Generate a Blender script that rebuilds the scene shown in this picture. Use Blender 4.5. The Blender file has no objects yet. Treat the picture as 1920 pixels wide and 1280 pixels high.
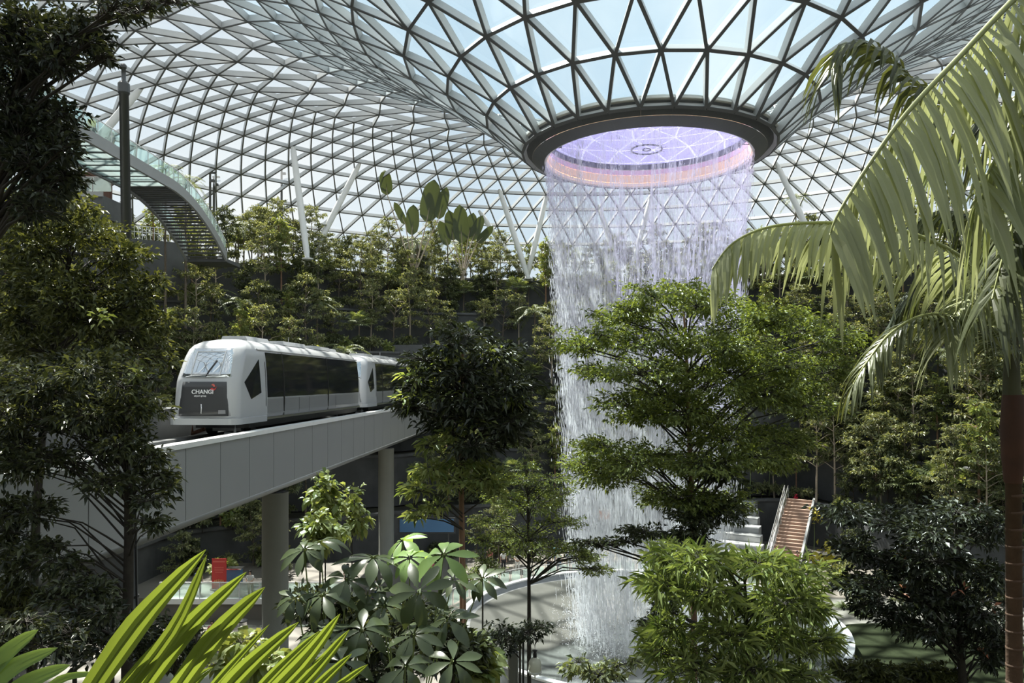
import bpy, math, random
import numpy as np
from mathutils import Vector, Matrix

D = bpy.data
S = bpy.context.scene
COL = S.collection
PI = math.pi
FPX = 1373.0          # focal length in pixels of the 1920 frame
HOR = 715.0           # horizon row
EYE = 15.0            # eye height above the plaza
CX, CY = 8.0, 43.5    # axis of the waterfall

# ------------------------------------------------------------------ camera
cam = D.cameras.new('camera')
cam.sensor_fit = 'HORIZONTAL'
cam.sensor_width = 36.0
cam.lens = FPX / 1920.0 * 36.0
cam.shift_y = (HOR - 640.0) / 1920.0
cam.clip_start = 0.1
cam.clip_end = 2000
camo = D.objects.new('camera', cam)
COL.objects.link(camo)
camo.location = (0, 0, EYE)
camo.rotation_euler = (PI / 2, 0, 0)
S.camera = camo

# ------------------------------------------------------------------ sky, sun, exposure
w = D.worlds.new('sky')
S.world = w
w.use_nodes = True
nt = w.node_tree
nt.nodes.clear()
out = nt.nodes.new('ShaderNodeOutputWorld')
bg = nt.nodes.new('ShaderNodeBackground')
tc = nt.nodes.new('ShaderNodeTexCoord')
nz = nt.nodes.new('ShaderNodeTexNoise')
nz.inputs['Scale'].default_value = 2.6
nz.inputs['Detail'].default_value = 7
rp = nt.nodes.new('ShaderNodeValToRGB')
rp.color_ramp.elements[0].position = 0.42
rp.color_ramp.elements[0].color = (0.50, 0.68, 0.84, 1)
rp.color_ramp.elements[1].position = 0.66
rp.color_ramp.elements[1].color = (0.92, 0.95, 0.97, 1)
nt.links.new(tc.outputs['Generated'], nz.inputs['Vector'])
nt.links.new(nz.outputs['Fac'], rp.inputs['Fac'])
nt.links.new(rp.outputs['Color'], bg.inputs['Color'])
bg.inputs['Strength'].default_value = 1.15
nt.links.new(bg.outputs[0], out.inputs[0])

sun = D.lights.new('sun', 'SUN')
sun.energy = 24.0
sun.angle = math.radians(0.8)
sun.color = (1.0, 0.95, 0.86)
suno = D.objects.new('sun', sun)
COL.objects.link(suno)
suno.rotation_euler = Vector((0.30, -0.42, -0.86)).to_track_quat('-Z', 'Y').to_euler()

S.view_settings.view_transform = 'Standard'
S.view_settings.look = 'None'
S.view_settings.exposure = 0.28
S.view_settings.gamma = 1.0
S.view_settings.use_curve_mapping = False
S.cycles.transparent_max_bounces = 32
S.cycles.max_bounces = 6
S.cycles.diffuse_bounces = 3
S.cycles.glossy_bounces = 2
S.cycles.sample_clamp_indirect = 6

# ------------------------------------------------------------------ helpers
def P(px, py, d):
    """A point of the place at depth d, seen at pixel (px, py)."""
    return np.array([(px - 960.0) / FPX * d, d, EYE + (HOR - py) / FPX * d])

def proj(p):
    return 960 + FPX * p[0] / p[1], HOR - FPX * (p[2] - EYE) / p[1]

def nrm(a):
    a = np.asarray(a, float)
    return a / np.maximum(np.linalg.norm(a, axis=-1, keepdims=True), 1e-9)

class G:
    """Collects vertices and faces of one mesh."""
    def __init__(s):
        s.v = []; s.f = []; s.n = 0
    def add(s, V, F):
        V = np.asarray(V, float).reshape(-1, 3)
        s.v.append(V)
        for f in (F if isinstance(F, list) else [F]):
            f = np.asarray(f, int)
            if f.ndim == 1: f = f[None]
            s.f.append(f + s.n)
        s.n += len(V)
        return s
    def box(s, c, size, rz=0.0):
        c = np.asarray(c, float); h = np.asarray(size, float) / 2
        q = np.array([[-1,-1,-1],[1,-1,-1],[1,1,-1],[-1,1,-1],[-1,-1,1],[1,-1,1],[1,1,1],[-1,1,1]], float) * h
        if rz:
            a, b = math.cos(rz), math.sin(rz)
            q = np.stack([q[:,0]*a - q[:,1]*b, q[:,0]*b + q[:,1]*a, q[:,2]], 1)
        return s.add(q + c, BOXF)
    def bar(s, p0, p1, wd, hg, up=(0,0,1), drop=0.5):
        """A box from p0 to p1; drop = share of the height that lies below the line."""
        p0 = np.asarray(p0, float); p1 = np.asarray(p1, float)
        d = nrm(p1 - p0); sd = np.cross(d, np.asarray(up, float))
        if np.linalg.norm(sd) < 1e-5: sd = np.cross(d, (1, 0, 0))
        sd = nrm(sd); u = np.cross(sd, d)
        lo, hi = -u * hg * drop, u * hg * (1 - drop)
        a = sd * wd / 2
        V = [p0-a+lo, p0+a+lo, p1+a+lo, p1-a+lo, p0-a+hi, p0+a+hi, p1+a+hi, p1-a+hi]
        return s.add(V, BOXF)
    def tube(s, pts, rad, n=8, cap=True):
        pts = np.asarray(pts, float); K = len(pts)
        rad = np.ones(K) * rad if np.isscalar(rad) else np.asarray(rad, float)
        t = nrm(np.gradient(pts, axis=0))
        ref = np.array([0, 0, 1.0]) if abs(t[:, 2]).mean() < 0.9 else np.array([1.0, 0, 0])
        a = nrm(np.cross(t, ref)); b = np.cross(t, a)
        an = np.arange(n) * 2 * PI / n
        V = pts[:, None] + rad[:, None, None] * (a[:, None] * np.cos(an)[None, :, None] + b[:, None] * np.sin(an)[None, :, None])
        i = np.arange(K - 1)[:, None] * n; j = np.arange(n)[None]; j2 = (j + 1) % n
        F = np.stack([i + j, i + j2, i + n + j2, i + n + j], -1).reshape(-1, 4)
        fs = [F]
        if cap: fs += [np.arange(n)[None], (np.arange(n)[::-1] + (K - 1) * n)[None]]
        return s.add(V.reshape(-1, 3), fs)
    def lathe(s, prof, n=48, a0=0.0, a1=2*PI, c=(0, 0, 0), closed=False):
        prof = np.asarray(prof, float); K = len(prof)
        full = abs(a1 - a0 - 2 * PI) < 1e-6
        m = n if full else n + 1
        an = a0 + (a1 - a0) * np.arange(m) / n
        V = np.stack([np.outer(np.cos(an), prof[:, 0]), np.outer(np.sin(an), prof[:, 0]), np.outer(np.ones(m), prof[:, 1])], -1)
        kk = K if closed else K - 1
        i = np.arange(n)[:, None]; j = np.arange(kk)[None]; i2 = (i + 1) % m; j2 = (j + 1) % K
        F = np.stack([i*K + j, i2*K + j, i2*K + j2, i*K + j2], -1).reshape(-1, 4)
        fs = [F]
        if closed and not full: fs += [np.arange(K)[None], (np.arange(K)[::-1] + n * K)[None]]
        return s.add(V.reshape(-1, 3) + np.asarray(c, float), fs)
    def prism(s, poly, ext):
        """Closed prism: a polygon (Nx3) pushed along ext."""
        poly = np.asarray(poly, float); n = len(poly); ext = np.asarray(ext, float)
        i = np.arange(n); j = (i + 1) % n
        return s.add(np.concatenate([poly, poly + ext]), [np.stack([i, j, j + n, i + n], 1), i[::-1][None], (i + n)[None]])
    def mesh(s, name, smooth=False, shift=None):
        V = np.concatenate(s.v)
        if shift is not None: V = V - np.asarray(shift, float)
        me = D.meshes.new(name)
        me.vertices.add(len(V))
        me.vertices.foreach_set('co', V.astype(np.float32).ravel())
        lv = np.concatenate([f.ravel() for f in s.f])
        tot = np.concatenate([np.full(len(f), f.shape[1]) for f in s.f])
        st = np.concatenate([[0], np.cumsum(tot)[:-1]])
        me.loops.add(len(lv)); me.loops.foreach_set('vertex_index', lv.astype(np.int32))
        me.polygons.add(len(tot))
        me.polygons.foreach_set('loop_start', st.astype(np.int32))
        me.polygons.foreach_set('loop_total', tot.astype(np.int32))
        me.polygons.foreach_set('use_smooth', np.full(len(tot), bool(smooth)))
        me.update(calc_edges=True)
        return me

BOXF = np.array([[0,3,2,1],[4,5,6,7],[0,1,5,4],[1,2,6,5],[2,3,7,6],[3,0,4,7]])

def tag(o, label=None, cat=None, group=None, kind=None):
    if label: o['label'] = label
    if cat: o['category'] = cat
    if group: o['group'] = group
    if kind: o['kind'] = kind
    return o

def thing(name, label, cat, loc=(0, 0, 0), group=None, rz=0.0):
    o = D.objects.new(name, None); COL.objects.link(o)
    o.empty_display_size = 0.2
    o.location = tuple(float(x) for x in loc); o.rotation_euler = (0, 0, rz)
    return tag(o, label, cat, group)

def origin(o):
    p = np.zeros(3)
    while o is not None:
        p += np.array(o.location); o = o.parent
    return p

def part(name, g, mat, parent=None, smooth=False, world=True, loc=None, kind=None, label=None):
    """One mesh object; vertices given in world space are moved into the parent's frame."""
    if isinstance(g, G):
        me = g.mesh(name, smooth, origin(parent) if (world and parent is not None) else None)
    else:
        me = g
    if not me.materials: me.materials.append(M[mat] if isinstance(mat, str) else mat)
    o = D.objects.new(name, me); COL.objects.link(o)
    o.parent = parent
    if loc is not None: o.location = tuple(float(x) for x in loc)
    return tag(o, label, None, None, kind)

def copy_tree(o, parent=None):
    c = o.copy(); COL.objects.link(c); c.parent = parent
    for ch in list(o.children): copy_tree(ch, c)
    return c

# ------------------------------------------------------------------ materials
M = {}
def mat(name, col, rough=0.5, metal=0.0, spec=0.5, var=0.0, scale=6.0, bump=0.0, emit=0.0, island=0.0, obj_var=0.0):
    m = D.materials.new(name); m.use_nodes = True
    t = m.node_tree; b = t.nodes['Principled BSDF']
    b.inputs['Base Color'].default_value = (*col, 1)
    b.inputs['Roughness'].default_value = rough
    b.inputs['Metallic'].default_value = metal
    b.inputs['Specular IOR Level'].default_value = spec
    if var or bump:
        tc = t.nodes.new('ShaderNodeTexCoord'); n = t.nodes.new('ShaderNodeTexNoise')
        n.inputs['Scale'].default_value = scale; n.inputs['Detail'].default_value = 6
        t.links.new(tc.outputs['Object'], n.inputs['Vector'])
        if var:
            mx = t.nodes.new('ShaderNodeMix'); mx.data_type = 'RGBA'
            mx.inputs['A'].default_value = (*[c * (1 - var) for c in col], 1)
            mx.inputs['B'].default_value = (*[min(1, c * (1 + var)) for c in col], 1)
            t.links.new(n.outputs['Fac'], mx.inputs['Factor']); t.links.new(mx.outputs['Result'], b.inputs['Base Color'])
        if bump:
            bp = t.nodes.new('ShaderNodeBump'); bp.inputs['Strength'].default_value = bump; bp.inputs['Distance'].default_value = 0.05
            t.links.new(n.outputs['Fac'], bp.inputs['Height']); t.links.new(bp.outputs[0], b.inputs['Normal'])
    if emit:
        b.inputs['Emission Color'].default_value = (*col, 1); b.inputs['Emission Strength'].default_value = emit
    M[name] = m
    return m

def leaf_mat(name, c0, c1, trans=0.35, rough=0.42, spec=0.5, tcol=None):
    """Leaf: two greens mixed leaf by leaf, gloss on the face, light let through."""
    m = D.materials.new(name); m.use_nodes = True
    t = m.node_tree; b = t.nodes['Principled BSDF']; o = t.nodes['Material Output']
    g = t.nodes.new('ShaderNodeNewGeometry'); mx = t.nodes.new('ShaderNodeMix'); mx.data_type = 'RGBA'
    mx.inputs['A'].default_value = (*c0, 1); mx.inputs['B'].default_value = (*c1, 1)
    t.links.new(g.outputs['Random Per Island'], mx.inputs['Factor'])
    t.links.new(mx.outputs['Result'], b.inputs['Base Color'])
    b.inputs['Roughness'].default_value = rough; b.inputs['Specular IOR Level'].default_value = spec
    tr = t.nodes.new('ShaderNodeBsdfTranslucent'); ms = t.nodes.new('ShaderNodeMixShader')
    hs = t.nodes.new('ShaderNodeMix'); hs.data_type = 'RGBA'; hs.blend_type = 'MULTIPLY'; hs.inputs['Factor'].default_value = 1
    hs.inputs['B'].default_value = (*(tcol or (1.5, 1.35, 0.6)), 1)
    t.links.new(mx.outputs['Result'], hs.inputs['A']); t.links.new(hs.outputs['Result'], tr.inputs['Color'])
    ms.inputs['Fac'].default_value = trans
    t.links.new(b.outputs[0], ms.inputs[1]); t.links.new(tr.outputs[0], ms.inputs[2]); t.links.new(ms.outputs[0], o.inputs[0])
    M[name] = m
    return m

def glass_mat(name, tint, frit=(0.9, 0.92, 0.92), fac=0.2, gloss=0.06):
    m = D.materials.new(name); m.use_nodes = True
    t = m.node_tree; t.nodes.remove(t.nodes['Principled BSDF']); o = t.nodes['Material Output']
    tp = t.nodes.new('ShaderNodeBsdfTransparent'); tp.inputs['Color'].default_value = (*tint, 1)
    tl = t.nodes.new('ShaderNodeBsdfTranslucent'); tl.inputs['Color'].default_value = (*frit, 1)
    gl = t.nodes.new('ShaderNodeBsdfGlossy'); gl.inputs['Roughness'].default_value = 0.08
    a = t.nodes.new('ShaderNodeMixShader'); a.inputs['Fac'].default_value = fac
    b = t.nodes.new('ShaderNodeMixShader'); b.inputs['Fac'].default_value = gloss
    t.links.new(tp.outputs[0], a.inputs[1]); t.links.new(tl.outputs[0], a.inputs[2])
    t.links.new(a.outputs[0], b.inputs[1]); t.links.new(gl.outputs[0], b.inputs[2]); t.links.new(b.outputs[0], o.inputs[0])
    M[name] = m
    return m

mat('steel_grey', (0.56, 0.565, 0.56), 0.45, 0.0, 0.5, 0.06, 2.0)
mat('steel_white', (0.72, 0.73, 0.73), 0.4)
mat('flange', (0.10, 0.10, 0.10), 0.5)
mat('pole_dark', (0.10, 0.103, 0.106), 0.4, 0.4)
mat('ring_dark', (0.095, 0.097, 0.10), 0.5, 0.1, 0.5, 0.12, 1.5)
mat('ring_mid', (0.135, 0.137, 0.14), 0.45, 0.1, 0.5, 0.1, 1.5)
mat('ring_white', (0.85, 0.84, 0.80), 0.4)
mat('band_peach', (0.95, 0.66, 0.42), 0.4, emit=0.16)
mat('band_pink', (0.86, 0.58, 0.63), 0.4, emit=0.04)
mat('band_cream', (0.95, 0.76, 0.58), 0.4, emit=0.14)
mat('black', (0.015, 0.015, 0.017), 0.4)
mat('fascia', (0.32, 0.325, 0.325), 0.35, 0.0, 0.5, 0.05, 0.7)
mat('coping', (0.85, 0.85, 0.83), 0.45, var=0.05, scale=3)
mat('column', (0.20, 0.205, 0.18), 0.7, var=0.12, scale=1.0)
mat('concrete', (0.42, 0.43, 0.40), 0.8, var=0.15, scale=1.5, bump=0.1)
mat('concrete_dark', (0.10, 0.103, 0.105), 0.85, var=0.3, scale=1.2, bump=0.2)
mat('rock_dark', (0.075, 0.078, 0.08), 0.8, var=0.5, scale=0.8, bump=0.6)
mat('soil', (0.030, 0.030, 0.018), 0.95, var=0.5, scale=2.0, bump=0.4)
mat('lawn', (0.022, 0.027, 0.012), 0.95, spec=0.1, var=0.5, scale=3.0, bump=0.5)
mat('plaza', (0.18, 0.165, 0.14), 0.6, var=0.2, scale=0.8)
mat('train_white', (0.50, 0.51, 0.52), 0.22, 0.0, 0.6)
mat('train_grey', (0.30, 0.305, 0.31), 0.3, 0.2, 0.5)
mat('train_panel', (0.055, 0.056, 0.058), 0.3)
mat('train_glass', (0.02, 0.022, 0.024), 0.06, 0.0, 0.8)
mat('windshield', (0.10, 0.11, 0.12), 0.04, 0.0, 1.0)
M['windshield'].node_tree.nodes['Principled BSDF'].inputs['Metallic'].default_value = 0.85
M['windshield'].node_tree.nodes['Principled BSDF'].inputs['Base Color'].default_value = (0.6, 0.64, 0.68, 1)
mat('chrome', (0.75, 0.75, 0.76), 0.2, 0.9)
mat('rubber', (0.02, 0.02, 0.02), 0.8)
mat('red', (0.62, 0.05, 0.045), 0.5)
mat('red_print', (0.75, 0.16, 0.12), 0.5)
mat('white', (0.85, 0.85, 0.85), 0.5)
mat('blue_sign', (0.10, 0.22, 0.40), 0.5)
mat('orange_sign', (0.75, 0.30, 0.14), 0.5)
mat('wood_step', (0.36, 0.25, 0.19), 0.6, var=0.15)
mat('stone_step', (0.30, 0.31, 0.31), 0.7, var=0.15)
mat('lantern', (0.80, 0.79, 0.66), 0.5)
mat('bark_grey', (0.16, 0.13, 0.10), 0.85, var=0.4, scale=9, bump=0.4)
mat('bark_dark', (0.045, 0.038, 0.030), 0.85, var=0.4, scale=9, bump=0.4)
mat('bark_red', (0.26, 0.15, 0.095), 0.75, var=0.35, scale=7, bump=0.3)
mat('bark_pale', (0.42, 0.35, 0.27), 0.8, var=0.3, scale=8, bump=0.3)
mat('palm_trunk', (0.10, 0.055, 0.032), 0.75, var=0.4, scale=10, bump=0.3)
mat('palm_shaft', (0.07, 0.07, 0.03), 0.5, var=0.4, scale=5)
mat('palm_sheath', (0.075, 0.028, 0.014), 0.6, var=0.4, scale=6)  # base colour darkened to include the shade on the sheath
mat('rachis', (0.30, 0.33, 0.12), 0.5)
mat('petiole', (0.25, 0.32, 0.12), 0.5)
mat('skin', (0.50, 0.32, 0.23), 0.6)
mat('hair', (0.015, 0.012, 0.010), 0.5)
mat('flower_red', (0.70, 0.03, 0.08), 0.5)
mat('flower_yellow', (0.75, 0.65, 0.10), 0.5)
mat('leaf_dry', (0.42, 0.16, 0.08), 0.6)
for n_, c_ in dict(yellow=(0.85, 0.68, 0.06), navy=(0.04, 0.06, 0.14), sky=(0.18, 0.45, 0.65), rose=(0.65, 0.18, 0.20), grey=(0.3, 0.3, 0.31), pale=(0.75, 0.74, 0.72),
                   dark=(0.04, 0.04, 0.045), denim=(0.10, 0.16, 0.28), tan=(0.45, 0.35, 0.24)).items():
    mat('cloth_' + n_, c_, 0.85)
leaf_mat('leaf_far', (0.058, 0.080, 0.034), (0.33, 0.355, 0.185), 0.28)  # far leaf colours lightened to stand in for haze over distant planting
leaf_mat('leaf_far_dark', (0.034, 0.052, 0.022), (0.16, 0.185, 0.085), 0.25)
leaf_mat('leaf_far_palm', (0.10, 0.14, 0.055), (0.28, 0.32, 0.16), 0.3)
leaf_mat('leaf_bright', (0.065, 0.098, 0.020), (0.25, 0.295, 0.085), 0.30)
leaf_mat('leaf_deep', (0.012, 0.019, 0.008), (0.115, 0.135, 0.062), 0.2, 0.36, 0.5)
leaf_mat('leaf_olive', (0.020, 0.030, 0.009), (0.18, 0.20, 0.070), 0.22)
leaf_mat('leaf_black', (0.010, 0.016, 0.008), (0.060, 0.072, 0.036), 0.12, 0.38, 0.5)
leaf_mat('leaf_lime', (0.065, 0.10, 0.02), (0.33, 0.375, 0.14), 0.24, 0.38, 0.5, (1.3, 1.25, 0.6))
leaf_mat('leaf_pale', (0.14, 0.20, 0.06), (0.34, 0.37, 0.15), 0.35)
leaf_mat('leaf_frond', (0.15, 0.205, 0.035), (0.23, 0.275, 0.07), 0.36, 0.42, 0.5, (1.25, 1.25, 0.6))
leaf_mat('leaf_palm', (0.25, 0.285, 0.125), (0.48, 0.50, 0.31), 0.34, 0.34, 0.5, (1.05, 1.06, 0.78))
leaf_mat('leaf_palm_dark', (0.045, 0.055, 0.028), (0.14, 0.165, 0.075), 0.25, 0.34, 0.5)
leaf_mat('leaf_umbrella', (0.020, 0.036, 0.018), (0.105, 0.135, 0.062), 0.2, 0.28, 0.5)
leaf_mat('leaf_paddle', (0.035, 0.05, 0.018), (0.065, 0.085, 0.03), 0.22)
glass_mat('roof_glass', (0.79, 0.85, 0.875), (0.20, 0.21, 0.21), 0.10, 0.04)
glass_mat('roof_glass_frit', (0.83, 0.845, 0.85), (0.16, 0.16, 0.16), 0.14, 0.03)
glass_mat('rail_glass', (0.80, 0.92, 0.90), (0.8, 0.9, 0.88), 0.10, 0.10)
glass_mat('dish_glass', (0.74, 0.75, 0.95), (0.18, 0.17, 0.27), 0.4, 0.05)
glass_mat('deck_glass', (0.80, 0.92, 0.90), (0.30, 0.32, 0.32), 0.55, 0.06)

def water_mats():
    # falling water: white streaks with gaps, the gaps let the view through
    m = D.materials.new('water_sheet'); m.use_nodes = True
    t = m.node_tree; t.nodes.remove(t.nodes['Principled BSDF']); o = t.nodes['Material Output']
    uv = t.nodes.new('ShaderNodeUVMap'); mp = t.nodes.new('ShaderNodeMapping'); mp.inputs['Scale'].default_value = (150, 1.6, 1)
    n = t.nodes.new('ShaderNodeTexNoise'); n.inputs['Scale'].default_value = 1.0; n.inputs['Detail'].default_value = 5
    r = t.nodes.new('ShaderNodeMapRange'); r.inputs['From Min'].default_value = 0.44; r.inputs['From Max'].default_value = 0.72
    r.inputs['To Min'].default_value = 0.03; r.inputs['To Max'].default_value = 0.50
    tp = t.nodes.new('ShaderNodeBsdfTransparent'); df = t.nodes.new('ShaderNodeBsdfDiffuse'); df.inputs['Color'].default_value = (0.92, 0.93, 0.95, 1)
    tl = t.nodes.new('ShaderNodeBsdfTranslucent'); tl.inputs['Color'].default_value = (0.92, 0.93, 0.95, 1)
    mm = t.nodes.new('ShaderNodeMixShader'); ms = t.nodes.new('ShaderNodeMixShader')
    t.links.new(uv.outputs[0], mp.inputs[0]); t.links.new(mp.outputs[0], n.inputs[0]); t.links.new(n.outputs['Fac'], r.inputs[0])
    t.links.new(df.outputs[0], mm.inputs[1]); t.links.new(tl.outputs[0], mm.inputs[2])
    t.links.new(r.outputs[0], ms.inputs['Fac']); t.links.new(tp.outputs[0], ms.inputs[1]); t.links.new(mm.outputs[0], ms.inputs[2])
    t.links.new(ms.outputs[0], o.inputs[0])
    M['water_sheet'] = m
    m = D.materials.new('water_drop'); m.use_nodes = True
    t = m.node_tree; t.nodes.remove(t.nodes['Principled BSDF']); o = t.nodes['Material Output']
    tp = t.nodes.new('ShaderNodeBsdfTransparent'); df = t.nodes.new('ShaderNodeBsdfDiffuse'); df.inputs['Color'].default_value = (0.95, 0.95, 0.97, 1)
    tl = t.nodes.new('ShaderNodeBsdfTranslucent'); tl.inputs['Color'].default_value = (0.95, 0.95, 0.97, 1)
    mm = t.nodes.new('ShaderNodeMixShader'); ms = t.nodes.new('ShaderNodeMixShader'); ms.inputs['Fac'].default_value = 0.55
    t.links.new(df.outputs[0], mm.inputs[1]); t.links.new(tl.outputs[0], mm.inputs[2])
    t.links.new(tp.outputs[0], ms.inputs[1]); t.links.new(mm.outputs[0], ms.inputs[2]); t.links.new(ms.outputs[0], o.inputs[0])
    M['water_drop'] = m
    m = mat('pool_water', (0.125, 0.13, 0.12), 0.12, 0.0, 0.5, 0.25, 0.8, 0.25)
water_mats()

# ------------------------------------------------------------------ the glass roof
PROF = np.array([(7.13,28.85),(9.3,30.7),(11.75,32.4),(14.2,34.0),(18,36.2),(23,38.6),(30,40.4),(38,40.4),(46,38.0),(53,33.9),(58,30),(61.5,26.8)])
def smooth_curve(p, k=40):
    out = []
    for i in range(len(p) - 1):
        a = p[max(i-1, 0)]; b = p[i]; c = p[i+1]; d = p[min(i+2, len(p)-1)]
        for u in np.linspace(0, 1, k, endpoint=False):
            out.append(0.5 * ((2*b) + (c-a)*u + (2*a-5*b+4*c-d)*u*u + (3*b-a-3*c+d)*u**3))
    out.append(p[-1])
    return np.array(out)
PC = smooth_curve(PROF)
def roof_z(r): return float(np.interp(r, PC[:, 0], PC[:, 1]))
ARC = np.concatenate([[0], np.cumsum(np.linalg.norm(np.diff(PC, axis=0), axis=1))])
def on_arc(s): return np.interp(s, ARC, PC[:, 0]), np.interp(s, ARC, PC[:, 1])

def roof_hit(px, py):
    for d in np.arange(20, 120, 0.1):
        p = P(px, py, d)
        r = math.hypot(p[0] - CX, p[1] - CY)
        if r > 7.2 and d > 20 and p[2] > (roof_z(r) if r < 61.5 else 0): return p
    return P(px, py, 100)

def build_roof():
    rings = []; s = 0.0; N = 28; k = 0; swaps = {16.0: 56, 33.0: 112}
    while s < ARC[-1] - 0.6:
        r, z = on_arc(s)
        for lim, n in swaps.items():
            if r > lim and N < n: N = n
        ph = (k % 2) * 0.5
        rings.append((r, z, N, ph))
        pitch = 2 * PI * r / N
        s += min(max(pitch * 1.12, 2.35), 3.3) if k > 1 else 2.85
        k += 1
    r, z = on_arc(ARC[-1]); rings.append((r, z, N, (k % 2) * 0.5))
    pts = []; idx = []
    for r, z, n, ph in rings:
        a = -PI / 2 + (np.arange(n) + ph) * 2 * PI / n
        idx.append(np.arange(n) + sum(len(q) for q in pts))
        pts.append(np.stack([CX + r * np.cos(a), CY + r * np.sin(a), np.full(n, z)], 1))
    nodes = np.concatenate(pts); tris = []
    for (r0, z0, n0, p0), (r1, z1, n1, p1), i0, i1 in zip(rings[:-1], rings[1:], idx[:-1], idx[1:]):
        a = 0; b = 0
        # walk round both rings at once, always taking the shorter step
        while a < n0 or b < n1:
            ta = (a + 1 + p0) / n0; tb = (b + 1 + p1) / n1
            if b >= n1 or (a < n0 and ta <= tb):
                tris.append((i0[a % n0], i0[(a+1) % n0], i1[b % n1])); a += 1
            else:
                tris.append((i0[a % n0], i1[(b+1) % n1], i1[b % n1])); b += 1
    tris = np.array(tris)
    edges = set()
    for t in tris:
        for i in range(3):
            e = (int(t[i]), int(t[(i+1) % 3])); edges.add((min(e), max(e)))
    edges = np.array(sorted(edges))
    nr = np.hypot(nodes[:, 0] - CX, nodes[:, 1] - CY)
    # outward (upward) surface normal at each node
    dr = np.gradient(PC[:, 0]); dz = np.gradient(PC[:, 1])
    sl = np.interp(nr, PC[:, 0], dz / np.maximum(dr, 1e-3))
    rad = np.stack([(nodes[:, 0] - CX) / nr, (nodes[:, 1] - CY) / nr, np.zeros(len(nr))], 1)
    nn = nrm(np.stack([-sl * rad[:, 0], -sl * rad[:, 1], np.ones(len(nr))], 1))
    roof = D.objects.new('ceiling', None); COL.objects.link(roof); tag(roof, 'glass and steel grid shell roof dipping into a funnel', kind='structure')
    def seen(p):
        if p[1] < 3: return False
        x, y = proj(p); return -60 < x < 1980 and -60 < y < 560
    def parea(t):
        q = nodes[t]
        if not any(seen(p) for p in q): return 0
        xy = np.array([proj(p) for p in q]); u, v = xy[1]-xy[0], xy[2]-xy[0]
        return abs(u[0]*v[1] - u[1]*v[0]) / 2
    area = np.array([parea(t) for t in tris]); top = set(np.argsort(-area)[:290].tolist())
    fieldg = G(); fieldf = G()
    for i, t in enumerate(tris):
        q = nodes[t]; u = nrm(np.cross(q[1]-q[0], q[2]-q[0])); u = u if u[2] > 0 else -u
        c = q.mean(0); rr = math.hypot(c[0]-CX, c[1]-CY)
        q = c + (q - c) * 0.985
        frit = rr > 27
        if i in top:
            g = G().prism(q - u*0.012, u*0.024)
            part('pane', g, 'roof_glass_frit' if frit else 'roof_glass', roof)
        else:
            (fieldf if frit else fieldg).prism(q - u*0.012, u*0.024)
    if fieldg.n: part('pane_field', fieldg, 'roof_glass', roof, kind='stuff')
    part('pane_field', fieldf, 'roof_glass_frit', roof, kind='stuff')
    def plen(e):
        q = nodes[e]
        if not any(seen(p) for p in q): return 0
        xy = np.array([proj(p) for p in q]); return np.linalg.norm(xy[1]-xy[0]) / q[:, 1].mean()
    ln = np.array([plen(e) for e in edges]); tope = set(np.argsort(-ln)[:290].tolist())
    fb = G(); ff_ = G()
    for i, e in enumerate(edges):
        up = nrm(nn[e[0]] + nn[e[1]]); rr = nr[e].mean()
        wd, hg = (0.15, 0.40) if rr < 17 else (0.11, 0.44)
        a_, b_ = nodes[e[0]], nodes[e[1]]; a2, b2 = a_ - up*hg, b_ - up*hg
        if i in tope:
            o = part('beam', G().bar(a_, b_, wd, hg, up, 0.97), 'steel_grey', roof)
            part('flange', G().bar(a2, b2, wd*1.12, 0.05, up, 0.5), 'flange', o)
        else: fb.bar(a_, b_, wd, hg, up, 0.97); ff_.bar(a2, b2, wd*1.12, 0.05, up, 0.5)
    part('beam_field', fb, 'steel_grey', roof, kind='stuff')
    part('flange_field', ff_, 'flange', roof, kind='stuff')
build_roof()

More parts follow.
